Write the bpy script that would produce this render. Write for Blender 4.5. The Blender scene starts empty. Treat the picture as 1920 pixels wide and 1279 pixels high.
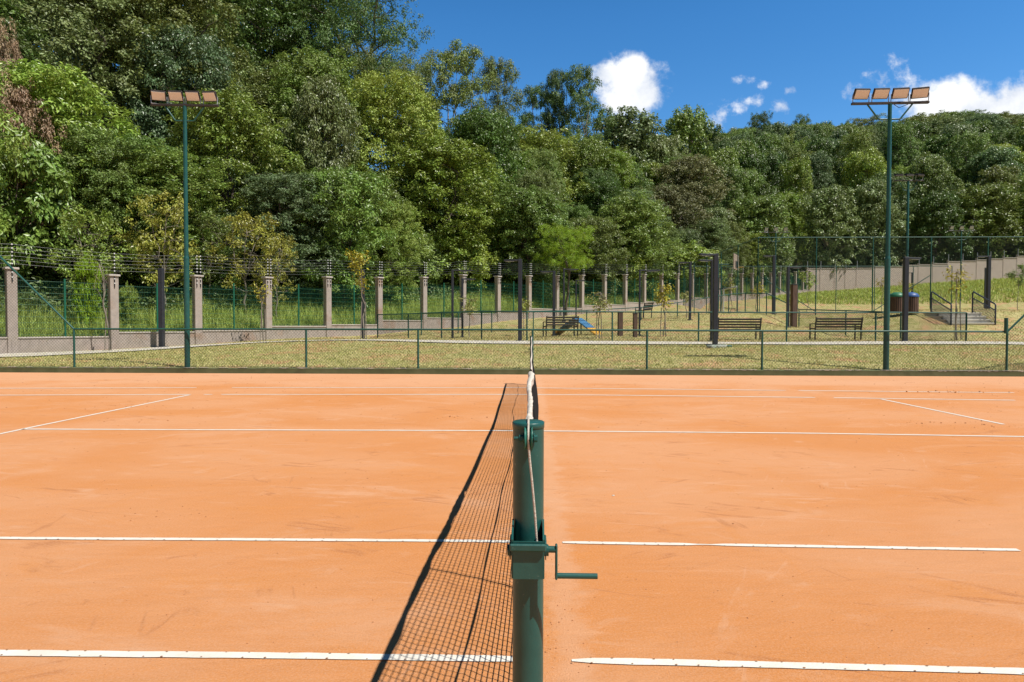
import bpy, math, random
import numpy as np
from mathutils import Matrix, Vector

S = bpy.context.scene
R = math.radians

# ------------------------------------------------------------------ camera
CAM = np.array([0.0082, -1.5833, 1.308]); YAW, PIT, ROL, FPX = -0.03055, -0.02388, 0.0018, 1228.9
fw = np.array([math.sin(YAW)*math.cos(PIT), math.cos(YAW)*math.cos(PIT), math.sin(PIT)])
r0 = np.array([math.cos(YAW), -math.sin(YAW), 0.0]); u0 = np.cross(r0, fw)
rt = r0*math.cos(ROL)+u0*math.sin(ROL); up = -r0*math.sin(ROL)+u0*math.cos(ROL)
cam = bpy.data.cameras.new('camera'); camo = bpy.data.objects.new('camera', cam)
S.collection.objects.link(camo)
mw = Matrix(((rt[0], up[0], -fw[0], CAM[0]), (rt[1], up[1], -fw[1], CAM[1]), (rt[2], up[2], -fw[2], CAM[2]), (0, 0, 0, 1)))
camo.matrix_world = mw
cam.sensor_width = 36; cam.lens = FPX/1920*36; cam.clip_start = 0.05; cam.clip_end = 3000
S.camera = camo

def ray(px, py): return fw*FPX+rt*(px-960)-up*(py-639.5)
def P(px, py, D):                       # the world point seen at a photo pixel, D metres in front of the camera
    d = ray(px, py); return CAM+d*(D/d[1])
def Pz(px, py, z=0.0):
    d = ray(px, py); return CAM+d*((z-CAM[2])/d[2])
def pix(p):
    q = np.asarray(p)-CAM; zz = q@fw
    return 960+FPX*(q@rt)/zz, 639.5-FPX*(q@up)/zz

# ------------------------------------------------------------------ sun and sky
SUN = Vector((0.55, -0.30, 1.0)).normalized()
elev = math.asin(SUN.z); az = math.atan2(SUN.x, SUN.y)
sl = bpy.data.lights.new('sun', 'SUN'); sl.energy = 5.0; sl.angle = R(0.53); sl.color = (1, 0.955, 0.88)
so = bpy.data.objects.new('sun', sl); S.collection.objects.link(so)
so.rotation_euler = SUN.to_track_quat('Z', 'Y').to_euler(); so.location = (20, -20, 60)
W = bpy.data.worlds.new('World'); S.world = W; W.use_nodes = True
S.view_settings.view_transform = 'Standard'; S.view_settings.look = 'None'
S.view_settings.exposure = 0.25; S.view_settings.gamma = 1; S.view_settings.use_curve_mapping = False
nt = W.node_tree; nt.nodes.clear()
def nd(t, ty, **kw):
    n = t.nodes.new(ty)
    for k, v in kw.items(): setattr(n, k, v)
    return n
def math_(t, op, a, b=None, c=None, clamp=False):
    n = t.nodes.new('ShaderNodeMath'); n.operation = op; n.use_clamp = clamp
    for i, v in enumerate((a, b, c)):
        if v is None: continue
        if isinstance(v, (int, float)): n.inputs[i].default_value = v
        else: t.links.new(v, n.inputs[i])
    return n.outputs[0]
def world():
    t = nt; L = t.links.new
    sky = nd(t, 'ShaderNodeTexSky', sky_type='NISHITA', sun_disc=False)
    sky.sun_elevation = elev; sky.sun_rotation = az; sky.altitude = 900; sky.air_density = 1.0; sky.dust_density = 0.12; sky.ozone_density = 2.2
    bg = nd(t, 'ShaderNodeBackground'); bg.inputs[1].default_value = 0.105
    out = nd(t, 'ShaderNodeOutputWorld')
    # clouds far away, laid out by direction: u = x/y, v = z/y
    tc = nd(t, 'ShaderNodeTexCoord'); sp = nd(t, 'ShaderNodeSeparateXYZ'); L(tc.outputs['Generated'], sp.inputs[0])
    yy = math_(t, 'MAXIMUM', sp.outputs[1], 0.02)
    u = math_(t, 'DIVIDE', sp.outputs[0], yy); v = math_(t, 'DIVIDE', sp.outputs[2], yy)
    cv = nd(t, 'ShaderNodeCombineXYZ'); L(u, cv.inputs[0]); L(v, cv.inputs[1])
    def noise(sc, det, rough, off=0):
        n = nd(t, 'ShaderNodeTexNoise'); n.inputs['Scale'].default_value = sc; n.inputs['Detail'].default_value = det; n.inputs['Roughness'].default_value = rough
        m = nd(t, 'ShaderNodeVectorMath', operation='ADD'); L(cv.outputs[0], m.inputs[0]); m.inputs[1].default_value = (off, off*.37, off*1.7); L(m.outputs[0], n.inputs[0])
        return n.outputs[0]
    def blob(px, py, rx, ry):
        d = ray(px, py); bu, bv = d[0]/d[1], d[2]/d[1]
        a = math_(t, 'DIVIDE', math_(t, 'SUBTRACT', u, bu), rx/FPX); b = math_(t, 'DIVIDE', math_(t, 'SUBTRACT', v, bv), ry/FPX)
        q = math_(t, 'ADD', math_(t, 'MULTIPLY', a, a), math_(t, 'MULTIPLY', b, b))
        return math_(t, 'SUBTRACT', 1.0, math_(t, 'SQRT', q))
    def union(bl):
        o = bl[0]
        for x in bl[1:]: o = math_(t, 'MAXIMUM', o, x)
        return o
    n1 = noise(16, 9, .58); n2 = noise(45, 8, .62, 3.1); n3 = noise(9, 3, .5, 7.7)
    thick = union([blob(1178, 152, 76, 56), blob(1140, 140, 46, 34), blob(1190, 128, 40, 36), blob(1200, 178, 60, 44), blob(1160, 190, 46, 34),
                   blob(1820, 205, 150, 60), blob(1790, 178, 62, 44), blob(1900, 200, 80, 56), blob(1740, 195, 55, 34), blob(1960, 190, 80, 60)])
    dn = math_(t, 'ADD', thick, math_(t, 'MULTIPLY', math_(t, 'SUBTRACT', n1, 0.5), 1.25))
    dn = math_(t, 'ADD', dn, math_(t, 'MULTIPLY', math_(t, 'SUBTRACT', n2, 0.5), 0.85))
    def smooth(x, a, b):
        m = nd(t, 'ShaderNodeMapRange', interpolation_type='SMOOTHSTEP'); L(x, m.inputs[0]); m.inputs[1].default_value = a; m.inputs[2].default_value = b
        return m.outputs[0]
    d1 = smooth(dn, 0.0, 0.58)
    wisp = union([blob(1680, 120, 30, 26), blob(1655, 150, 34, 26), blob(1690, 175, 60, 40), blob(1610, 172, 44, 16), blob(1352, 215, 40, 26), blob(1385, 205, 34, 12), blob(1412, 188, 22, 14),
                  blob(1390, 150, 20, 10), blob(1468, 196, 24, 16), blob(1435, 158, 14, 9), blob(1480, 170, 16, 9), blob(1340, 235, 30, 22), blob(1208, 215, 34, 22)])
    wn = math_(t, 'ADD', math_(t, 'MULTIPLY', wisp, 0.62), math_(t, 'MULTIPLY', math_(t, 'SUBTRACT', n2, 0.53), 3.0))
    wn = math_(t, 'ADD', wn, math_(t, 'MULTIPLY', math_(t, 'SUBTRACT', n1, 0.5), 1.3))
    d2 = math_(t, 'MULTIPLY', smooth(wn, 0.0, 1.25), 0.85)
    d = math_(t, 'MAXIMUM', d1, d2)
    # thinner or thicker cloud: white to a faint blue grey
    cr = nd(t, 'ShaderNodeMix', data_type='RGBA'); cr.inputs[6].default_value = (5.7, 6.2, 7.1, 1); cr.inputs[7].default_value = (8.6, 8.7, 8.9, 1)
    L(smooth(math_(t, 'ADD', math_(t, 'MULTIPLY', n3, .5), math_(t, 'MULTIPLY', n1, .5)), .38, .60), cr.inputs[0])
    hs = nd(t, 'ShaderNodeHueSaturation'); hs.inputs['Saturation'].default_value = 1.34; hs.inputs['Value'].default_value = 1.36
    L(sky.outputs[0], hs.inputs['Color'])
    mx = nd(t, 'ShaderNodeMix', data_type='RGBA'); L(d, mx.inputs[0]); L(hs.outputs[0], mx.inputs[6]); L(cr.outputs[2], mx.inputs[7])
    # sky dimmed overhead and behind the camera to cut fill and deepen shadows
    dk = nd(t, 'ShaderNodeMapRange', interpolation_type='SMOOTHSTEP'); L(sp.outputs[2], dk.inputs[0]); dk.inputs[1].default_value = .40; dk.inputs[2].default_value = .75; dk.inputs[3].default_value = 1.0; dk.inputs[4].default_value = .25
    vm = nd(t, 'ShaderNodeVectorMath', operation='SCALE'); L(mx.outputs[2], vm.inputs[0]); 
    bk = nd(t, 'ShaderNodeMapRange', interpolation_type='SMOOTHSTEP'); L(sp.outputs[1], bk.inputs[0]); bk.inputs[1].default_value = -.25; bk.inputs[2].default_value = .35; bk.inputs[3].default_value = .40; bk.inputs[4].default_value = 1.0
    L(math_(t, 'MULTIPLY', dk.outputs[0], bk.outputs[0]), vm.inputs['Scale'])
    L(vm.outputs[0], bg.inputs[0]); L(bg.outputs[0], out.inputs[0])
world()
S.cycles.max_bounces = 6; S.cycles.transparent_max_bounces = 8

# ------------------------------------------------------------------ materials
def mat(name, c1, c2=None, sc=6, det=5, lo=.35, hi=.65, rough=.6, metal=0, spec=.4, bump=0, bsc=60, stretch=(1, 1, 1), c3=None, sc3=1.2, lo3=.5, hi3=.7):
    m = bpy.data.materials.new(name); m.use_nodes = True; t = m.node_tree; L = t.links.new
    b = t.nodes['Principled BSDF']; b.inputs['Roughness'].default_value = rough; b.inputs['Metallic'].default_value = metal; b.inputs['Specular IOR Level'].default_value = spec
    b.inputs['Base Color'].default_value = (*c1, 1)
    tc = nd(t, 'ShaderNodeTexCoord'); mp = nd(t, 'ShaderNodeMapping'); mp.inputs['Scale'].default_value = stretch; L(tc.outputs['Object'], mp.inputs[0])
    def nz(s, d, off=0):
        n = nd(t, 'ShaderNodeTexNoise'); n.inputs['Scale'].default_value = s; n.inputs['Detail'].default_value = d; L(mp.outputs[0], n.inputs[0]); n.inputs['Distortion'].default_value = .3
        return n.outputs[0]
    def rng_(x, a, bb):
        n = nd(t, 'ShaderNodeMapRange'); L(x, n.inputs[0]); n.inputs[1].default_value = a; n.inputs[2].default_value = bb; return n.outputs[0]
    col = None
    if c2:
        mx = nd(t, 'ShaderNodeMix', data_type='RGBA'); L(rng_(nz(sc, det), lo, hi), mx.inputs[0]); mx.inputs[6].default_value = (*c1, 1); mx.inputs[7].default_value = (*c2, 1); col = mx.outputs[2]
    if c3:
        mx = nd(t, 'ShaderNodeMix', data_type='RGBA'); L(rng_(nz(sc3, 6), lo3, hi3), mx.inputs[0])
        if col: L(col, mx.inputs[6])
        else: mx.inputs[6].default_value = (*c1, 1)
        mx.inputs[7].default_value = (*c3, 1); col = mx.outputs[2]
    if col: L(col, b.inputs['Base Color'])
    if bump:
        bp = nd(t, 'ShaderNodeBump'); bp.inputs['Strength'].default_value = bump; bp.inputs['Distance'].default_value = .02; L(nz(bsc, 4), bp.inputs['Height']); L(bp.outputs[0], b.inputs['Normal'])
    return m

def clay_mat():
    m = bpy.data.materials.new('orange_clay'); m.use_nodes = True; t = m.node_tree; L = t.links.new
    b = t.nodes['Principled BSDF']; b.inputs['Roughness'].default_value = .95; b.inputs['Specular IOR Level'].default_value = .15
    tc = nd(t, 'ShaderNodeTexCoord')
    def nz(s, d, st=(1, 1, 1), loc=(0, 0, 0), rough=.5, dist=0):
        mp = nd(t, 'ShaderNodeMapping'); mp.inputs['Scale'].default_value = st; mp.inputs['Location'].default_value = loc; L(tc.outputs['Object'], mp.inputs[0])
        n = nd(t, 'ShaderNodeTexNoise'); n.inputs['Scale'].default_value = s; n.inputs['Detail'].default_value = d; n.inputs['Roughness'].default_value = rough; n.inputs['Distortion'].default_value = dist; L(mp.outputs[0], n.inputs[0]); return n.outputs[0]
    def rg(x, a, bb, c=0, d=1):
        n = nd(t, 'ShaderNodeMapRange', interpolation_type='SMOOTHSTEP'); L(x, n.inputs[0]); n.inputs[1].default_value = a; n.inputs[2].default_value = bb; n.inputs[3].default_value = c; n.inputs[4].default_value = d; return n.outputs[0]
    def mix(f, a, bb):
        n = nd(t, 'ShaderNodeMix', data_type='RGBA'); L(f, n.inputs[0])
        for i, x in ((6, a), (7, bb)):
            if isinstance(x, tuple): n.inputs[i].default_value = (*x, 1)
            else: L(x, n.inputs[i])
        return n.outputs[2]
    c = mix(rg(nz(.34, 5, (1, 1.5, 1), (3.1, 1.4, 0), .55, .5), .36, .64), CLAY[0], CLAY[1])
    c = mix(rg(nz(1.3, 6, (1, 1.8, 1), (7, 2, 0), .6, .6), .50, .78, 0, .55), c, CLAY[2])
    # pale dry strip along the edges and pale dusty scuffs
    c = mix(rg(nz(2.2, 8, (.7, 2.2, 1), (1, 9, 0), .68, 1.2), .60, .74, 0, .5), c, CLAY[3])
    c = mix(rg(nz(5, 10, (.35, 1.6, 1), (4, 4, 0), .72, 2.0), .66, .74, 0, .30), c, CLAY[4])
    c = mix(rg(nz(1.1, 9, (.5, 1.0, 1), (11, 3, 0), .70, 1.6), .53, .68, 0, .42), c, CLAY[3])
    c = mix(rg(nz(3.2, 6, (3.2, .22, 1), (2, 7, 0), .6, .9), .58, .72, 0, .28), c, CLAY[2])
    c = mix(rg(nz(2.4, 9, (1, 1, 1), (21, 5, 0), .8, 3.0), .615, .64, 0, .35), c, CLAY[4])
    # dry dusty clay along the far edge and beside the net line, where nobody brushes
    gp_ = nd(t, 'ShaderNodeSeparateXYZ'); L(tc.outputs['Object'], gp_.inputs[0]); wob = nz(.9, 6, (.6, 1, 1), (9, 1, 0), .6)
    yy_ = math_(t, 'ADD', gp_.outputs[1], math_(t, 'MULTIPLY', math_(t, 'SUBTRACT', wob, .5), 6.0))
    c = mix(math_(t, 'MULTIPLY', rg(yy_, 11.6, 13.8), .62), c, CLAY[3])
    xx_ = math_(t, 'ABSOLUTE', math_(t, 'ADD', math_(t, 'SUBTRACT', gp_.outputs[0], .17), math_(t, 'MULTIPLY', math_(t, 'SUBTRACT', nz(4, 7, rough=.65), .5), .42)))
    c = mix(math_(t, 'MULTIPLY', rg(xx_, .02, .13, 1, 0), .5), c, CLAY[3])
    def scratch(rot, sc, st, loc, lo, w):
        mp = nd(t, 'ShaderNodeMapping'); mp.inputs['Scale'].default_value = st; mp.inputs['Location'].default_value = loc; rm = nd(t, 'ShaderNodeMapping'); rm.inputs['Rotation'].default_value = (0, 0, rot)
        L(tc.outputs['Object'], rm.inputs[0]); L(rm.outputs[0], mp.inputs[0]); n = nd(t, 'ShaderNodeTexNoise'); n.inputs['Scale'].default_value = sc; n.inputs['Detail'].default_value = 6; n.inputs['Roughness'].default_value = .45; L(mp.outputs[0], n.inputs[0])
        line = rg(math_(t, 'ABSOLUTE', math_(t, 'SUBTRACT', n.outputs[0], .5)), .0, w, 1, 0)
        return math_(t, 'MULTIPLY', line, rg(nz(1.5, 5, (1, 1, 1), loc, .6), lo, lo+.10))
    for rot, sc, st, loc, lo, w, k, ci in ((.35, 1.0, (.22, 1.5, 1), (1, 2, 0), .52, .010, .55, 4), (-.5, 1.2, (.2, 1.3, 1), (8, 3, 0), .54, .009, .5, 4), (1.25, 1.0, (.25, 1.4, 1), (5, 11, 0), .56, .010, .45, 4), (.1, .9, (.3, 2.4, 1), (15, 6, 0), .52, .020, .5, 3), (-1.1, 1.1, (.25, 1.6, 1), (2, 17, 0), .56, .012, .5, 3)):
        c = mix(math_(t, 'MULTIPLY', scratch(rot, sc, st, loc, lo, w), k), c, CLAY[ci])
    c = mix(rg(nz(95, 5, rough=.7), .40, .66, 0, .45), c, CLAY[3])
    c = mix(rg(nz(150, 4, loc=(2, 5, 0), rough=.75), .52, .74, 0, .62), c, CLAY[4])
    L(c, b.inputs['Base Color'])
    bp = nd(t, 'ShaderNodeBump'); bp.inputs['Strength'].default_value = .75; bp.inputs['Distance'].default_value = .008; L(nz(130, 6, rough=.7), bp.inputs['Height'])
    bp2 = nd(t, 'ShaderNodeBump'); bp2.inputs['Strength'].default_value = .35; bp2.inputs['Distance'].default_value = .03; L(nz(7, 6, (.5, 1.5, 1)), bp2.inputs['Height']); L(bp.outputs[0], bp2.inputs['Normal'])
    L(bp2.outputs[0], b.inputs['Normal'])
    return m
CLAY = [(.575, .225, .066), (.61, .285, .128), (.60, .228, .050), (.65, .36, .21), (.36, .130, .045)]

def leaf_mat(name, gloss=.42):
    m = bpy.data.materials.new(name); m.use_nodes = True; t = m.node_tree; L = t.links.new
    b = t.nodes['Principled BSDF']; b.inputs['Roughness'].default_value = gloss; b.inputs['Specular IOR Level'].default_value = .5
    oi = nd(t, 'ShaderNodeObjectInfo'); at = nd(t, 'ShaderNodeAttribute', attribute_name='lv')
    hs = nd(t, 'ShaderNodeHueSaturation'); L(oi.outputs['Color'], hs.inputs['Color'])
    sp = nd(t, 'ShaderNodeSeparateXYZ'); L(at.outputs['Vector'], sp.inputs[0])
    mr = nd(t, 'ShaderNodeMapRange'); L(sp.outputs[0], mr.inputs[0]); mr.inputs[3].default_value = .55; mr.inputs[4].default_value = 1.5; L(mr.outputs[0], hs.inputs['Value'])
    mh = nd(t, 'ShaderNodeMapRange'); L(sp.outputs[1], mh.inputs[0]); mh.inputs[3].default_value = .482; mh.inputs[4].default_value = .522; L(mh.outputs[0], hs.inputs['Hue'])
    L(hs.outputs[0], b.inputs['Base Color'])
    tr = nd(t, 'ShaderNodeBsdfTranslucent'); h2 = nd(t, 'ShaderNodeHueSaturation'); h2.inputs['Hue'].default_value = .485; h2.inputs['Value'].default_value = 1.5; L(hs.outputs[0], h2.inputs['Color']); L(h2.outputs[0], tr.inputs[0])
    ms = nd(t, 'ShaderNodeMixShader'); ms.inputs[0].default_value = .16
    L(b.outputs[0], ms.inputs[1]); L(tr.outputs[0], ms.inputs[2]); L(ms.outputs[0], t.nodes['Material Output'].inputs[0])
    return m

M = dict(
    clay=clay_mat(), tape=mat('white_line_tape', (.74, .71, .64), (.66, .60, .51), 9, 6, .35, .7, .7, bump=.2, bsc=90, c3=(.64, .44, .28), sc3=14, lo3=.66, hi3=.84),
    nail=mat('rusty_nail', (.30, .15, .07), rough=.7),
    green=mat('green_paint', (.010, .075, .066), (.016, .094, .082), 14, 5, rough=.38, spec=.5, c3=(.13, .19, .165), sc3=55, lo3=.67, hi3=.76, bump=.04, bsc=160),
    pulley=mat('light_green_paint', (.02, .17, .125), (.03, .14, .11), 30, rough=.4), fence_green=mat('fence_green_paint', (.012, .075, .06), (.02, .095, .075), 9, rough=.45),
    panel_green=mat('welded_panel_green', (.010, .105, .062), (.014, .13, .078), 9, rough=.45),
    thinwire=mat('dull_wire', (.20, .20, .20), rough=.5, metal=.6), wire=mat('green_wire', (.008, .022, .014), rough=.5, metal=0),
    kerb=mat('mossy_green_paint', (.085, .105, .045), (.12, .138, .068), 3, 8, rough=.85, bump=.3, bsc=30, c3=(.055, .06, .03), sc3=1.4, lo3=.56, hi3=.75),
    chip=mat('bare_cement', (.50, .46, .38), (.40, .36, .30), 30, rough=.9),
    lawn=mat('dry_lawn', (.245, .245, .075), (.43, .375, .175), 2.6, 12, .34, .60, .95, spec=.1, bump=.9, bsc=26, c3=(.46, .27, .15), sc3=1.1, lo3=.50, hi3=.66),
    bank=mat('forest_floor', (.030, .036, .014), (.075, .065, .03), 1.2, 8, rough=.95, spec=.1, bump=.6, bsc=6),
    path=mat('pale_concrete', (.56, .52, .45), (.48, .44, .37), 4, 8, rough=.9, bump=.2),
    plaster=mat('pinkish_plaster', (.34, .29, .255), (.40, .34, .30), 5, 10, rough=.92, spec=.15, bump=.25, bsc=120, c3=(.30, .17, .10), sc3=1.1, lo3=.58, hi3=.82),
    wall_plaster=mat('beige_plaster', (.52, .43, .38), (.58, .49, .43), 3, 8, rough=.92, spec=.15), coping=mat('pale_coping', (.50, .45, .41), (.40, .35, .31), 8, rough=.9),
    lamp_post=mat('charcoal_paint', (.026, .028, .036), (.034, .036, .046), 8, rough=.45),
    black=mat('black_plastic', (.012, .012, .014), rough=.5), white=mat('white_paint', (.78, .78, .76), (.68, .68, .66), 12, rough=.5),
    alu=mat('grey_metal', (.42, .43, .45), (.34, .35, .37), 12, rough=.4, metal=.5),
    glass=mat('warm_lamp_glass', (.74, .71, .69), (.80, .77, .75), 30, rough=.25, spec=.5),
    housing=mat('dark_lamp_housing', (.03, .022, .020), (.045, .035, .03), 20, rough=.5),
    wood=mat('dark_brown_slats', (.085, .048, .034), (.14, .080, .055), 3, 8, rough=.7, stretch=(6, 6, 1)),
    bench=mat('bench_brown_black', (.030, .024, .020), (.045, .036, .03), 8, rough=.55),
    blue=mat('blue_paint', (.035, .13, .26), (.06, .18, .32), 10, rough=.55), yellow=mat('yellow_paint', (.60, .33, .03), (.50, .26, .03), 10, rough=.6),
    palelamp=mat('pale_lamp_glass', (.42, .43, .44), rough=.3), lidg=mat('green_lid', (.03, .15, .08), rough=.45), lidb=mat('blue_lid', (.04, .10, .27), rough=.45),
    canvas=mat("off_white_canvas", (.66, .62, .55), (.52, .47, .40), 16, 8, rough=.9, bump=.4, bsc=70, c3=(.55, .38, .25), sc3=7, lo3=.62, hi3=.8),
    rope=mat('steel_rope', (.60, .54, .46), (.48, .42, .35), 80, rough=.6, bump=.4, bsc=300),
    cord=mat('black_net_cord', (.015, .015, .016), rough=.8, spec=.2),
    bark=mat('grey_bark', (.075, .058, .045), (.15, .125, .10), 5, 8, rough=.95, bump=.5, bsc=20, stretch=(1, 1, .3)),
    palebark=mat('pale_bark', (.30, .26, .21), (.18, .15, .12), 6, 8, rough=.9, bump=.4, bsc=20, stretch=(1, 1, .3)),
    leaf=leaf_mat('glossy_leaf', .40), leafmatte=leaf_mat('soft_leaf', .52), blade=leaf_mat('grass_blade', .55),
    stone=mat('concrete_steps', (.62, .59, .52), (.52, .49, .43), 6, 8, rough=.9),
)

# ------------------------------------------------------------------ mesh helpers
C = S.collection
def tag(o, label=None, cat=None, group=None, kind=None):
    for k, v in (('label', label), ('category', cat), ('group', group), ('kind', kind)):
        if v: o[k] = v
    return o
def empty(name, loc=(0, 0, 0), rz=0, label=None, cat=None, group=None):
    o = bpy.data.objects.new(name, None); C.objects.link(o); o.location = [float(x) for x in loc]; o.rotation_euler = (0, 0, rz); o.empty_display_size = .2
    return tag(o, label, cat, group)
def mesh_obj(name, V, F, m, parent=None, smooth=False, lv=None, mi=None):
    V = np.asarray(V, np.float32).reshape(-1, 3); F = np.asarray(F, np.int32); k = F.shape[1]
    me = bpy.data.meshes.new(name)
    me.vertices.add(len(V)); me.vertices.foreach_set('co', V.ravel())
    me.loops.add(F.size); me.loops.foreach_set('vertex_index', F.ravel())
    me.polygons.add(len(F)); me.polygons.foreach_set('loop_start', np.arange(0, F.size, k, dtype=np.int32))
    me.polygons.foreach_set('loop_total', np.full(len(F), k, np.int32))
    me.polygons.foreach_set('use_smooth', np.full(len(F), smooth))
    for x in (m if isinstance(m, (list, tuple)) else [m]): me.materials.append(x)
    if mi is not None: me.polygons.foreach_set('material_index', np.asarray(mi, np.int32))
    if lv is not None:
        a = me.attributes.new('lv', 'FLOAT_VECTOR', 'FACE'); a.data.foreach_set('vector', np.asarray(lv, np.float32).ravel())
    me.update(calc_edges=True); me.validate()
    o = bpy.data.objects.new(name, me); C.objects.link(o); o.parent = parent
    return o
def tubes(A, B, ra, rb=None, n=4):      # prisms from A[i] to B[i]
    A = np.asarray(A, float).reshape(-1, 3); B = np.asarray(B, float).reshape(-1, 3); N = len(A)
    ra = np.broadcast_to(ra, (N,)); rb = ra if rb is None else np.broadcast_to(rb, (N,))
    d = B-A; d = d/np.maximum(np.linalg.norm(d, axis=1, keepdims=True), 1e-9)
    h = np.where(np.abs(d[:, 2:3]) < .9, np.array([[0, 0, 1.0]]), np.array([[1.0, 0, 0]]))
    x = np.cross(d, h); x /= np.linalg.norm(x, axis=1, keepdims=True); y = np.cross(d, x)
    an = np.arange(n)*2*math.pi/n+.4
    ring = x[:, None]*np.cos(an)[None, :, None]+y[:, None]*np.sin(an)[None, :, None]
    V = np.concatenate([A[:, None]+ring*ra[:, None, None], B[:, None]+ring*rb[:, None, None]], 1)
    i = np.arange(n); j = (i+1) % n
    F = np.stack([i, j, j+n, i+n], 1)[None]+(np.arange(N)*2*n)[:, None, None]
    return V.reshape(-1, 3), F.reshape(-1, 4)
class MB:                               # collects shapes of one part
    def __init__(s): s.v = []; s.f = []; s.m = []; s.n = 0; s.cur = 0; s.sm = []
    def add(s, V, F, smooth=False):
        V = np.asarray(V, float).reshape(-1, 3)
        s.v.append(V); s.f += [[int(i)+s.n for i in f] for f in F]; s.m += [s.cur]*len(F); s.sm += [smooth]*len(F); s.n += len(V); return s
    def box(s, c, sz, rot=None, bev=0.0):
        c = np.array(c, float); a, b, h = [x/2 for x in sz]
        if bev:
            e = min(bev, a*.9, b*.9, h*.9)
            bm_v = []
            for z, k in ((-h, e), (-h+e, 0), (h-e, 0), (h, e)):
                A, B_ = a-k, b-k
                bm_v += [(-A+e*(k == 0), -B_, z), (A-e*(k == 0), -B_, z), (A, -B_+e*(k == 0), z), (A, B_-e*(k == 0), z), (A-e*(k == 0), B_, z), (-A+e*(k == 0), B_, z), (-A, B_-e*(k == 0), z), (-A, -B_+e*(k == 0), z)]
            V = np.array(bm_v); F = [list(range(7, -1, -1)), list(range(24, 32))]
            for q in range(3):
                for i in range(8):
                    j = (i+1) % 8; F.append([q*8+i, q*8+j, q*8+8+j, q*8+8+i])
        else:
            V = np.array([(x, y, z) for x in (-a, a) for y in (-b, b) for z in (-h, h)])
            F = [(0, 1, 3, 2), (4, 6, 7, 5), (0, 4, 5, 1), (2, 3, 7, 6), (0, 2, 6, 4), (1, 5, 7, 3)]
        if rot is not None: V = V@np.array(rot).T
        return s.add(V+c, F)
    def cyl(s, p0, p1, r0_, r1_=None, n=16, cap=True, smooth=True):
        V, F = tubes([p0], [p1], r0_, r1_, n); F = [tuple(f) for f in F]; s.add(V, F, smooth)
        if cap:
            s.add(V[:n], [list(range(n))[::-1]]); s.add(V[n:], [list(range(n))])
        return s
    def tube(s, pts, r, n=8, cap=True):  # a continuous tube along a path
        pts = np.asarray(pts, float); K = len(pts); r = np.broadcast_to(r, (K,))
        T = np.gradient(pts, axis=0); T /= np.linalg.norm(T, axis=1, keepdims=True)
        h = np.array([0, 0, 1.0]) if abs(T[0, 2]) < .9 else np.array([1.0, 0, 0]); x = np.cross(T[0], h); V = []
        an = np.arange(n)*2*math.pi/n
        for k in range(K):
            x = x-T[k]*(x@T[k]); x /= np.linalg.norm(x); y = np.cross(T[k], x)
            V.append(pts[k]+(x[None]*np.cos(an)[:, None]+y[None]*np.sin(an)[:, None])*r[k])
        F = [(k*n+i, k*n+(i+1) % n, k*n+n+(i+1) % n, k*n+n+i) for k in range(K-1) for i in range(n)]
        s.add(np.concatenate(V), F, True)
        if cap:
            s.add(V[0], [list(range(n))[::-1]]); s.add(V[-1], [list(range(n))])
        return s
    def mat_(s, i): s.cur = i; return s
    def build(s, name, m, parent=None):
        me = bpy.data.meshes.new(name); me.from_pydata(np.concatenate(s.v).tolist(), [], s.f)
        for x in (m if isinstance(m, (list, tuple)) else [m]): me.materials.append(x)
        me.polygons.foreach_set('material_index', s.m); me.polygons.foreach_set('use_smooth', s.sm); me.update()
        o = bpy.data.objects.new(name, me); C.objects.link(o); o.parent = parent; return o
def rotx(a): c, s = math.cos(a), math.sin(a); return np.array([[1, 0, 0], [0, c, -s], [0, s, c]])
def rotz(a): c, s = math.cos(a), math.sin(a); return np.array([[c, -s, 0], [s, c, 0], [0, 0, 1]])
def copy_tree(o, parent=None):
    c = o.copy(); C.objects.link(c); c.parent = parent
    for ch in list(o.children): copy_tree(ch, c)
    return c

# ------------------------------------------------------------------ terrain
CD = 1.5833                              # camera stands this far behind the near net post
WA = np.array([-17.0, 19.345]); WS = np.array([1.8655, 2.3495]); NP = 29      # boundary wall: first pillar, step from pillar to pillar
WU = WS/np.linalg.norm(WS); WN = np.array([-WU[1], WU[0]])                 # along it, and away from the court
PB = np.interp(np.arange(-4, NP+1), [-4, 0, 1, 2, 3, 5, 6, 8, 9, 12, 18, 24, 31], [.2, .35, .42, .53, .63, .9, 1.1, 1.55, 1.75, 2.3, 3.45, 4.6, 6.1])
def pillar(k): return WA+WS*k
CORNER = pillar(NP)
ctl = []
for k in range(-4, NP+1, 2): p = pillar(k); ctl.append((p[0], p[1], PB[k+4]))
def gp(px, py, D): ctl.append(tuple(P(px, py, D)))
for x in (-26, -18, -12, -6, 0, 6, 12, 18, 26): ctl.append((x, 16.05, .13))
for a in ((1341, 651, 21.5), (975, 640.5, 24.6), (1695, 641, 24.5), (1000, 647.5, 22.8), (1300, 648, 22.7), (1650, 648, 22.6), (1900, 648, 22.5), (700, 641, 23.6), (600, 641, 24.0), (850, 645, 23.2),
          (450, 652, 22.3), (300, 664, 21.3), (1477, 613, 33.5), (1295, 600, 34.7), (1038, 631, 30.8), (708, 634, 30.9), (922, 622, 36), (1100, 614, 37), (1366, 588, 38), (1437, 588, 37), (1498, 618, 35.5),
          (1586, 629, 29.3), (1689, 636, 27), (1780, 611, 28.9), (1865, 611, 28.9), (1780, 587, 31.3), (1865, 587, 31.3), (1900, 614, 28.5), (1550, 637, 26.5), (1400, 638, 26.5), (1200, 634, 27), (1050, 632, 28), (1693, 591, 31.5), (1600, 600, 33.0), (1960, 640, 25), (2000, 612, 29), (2000, 586, 32)): gp(*a)
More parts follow.
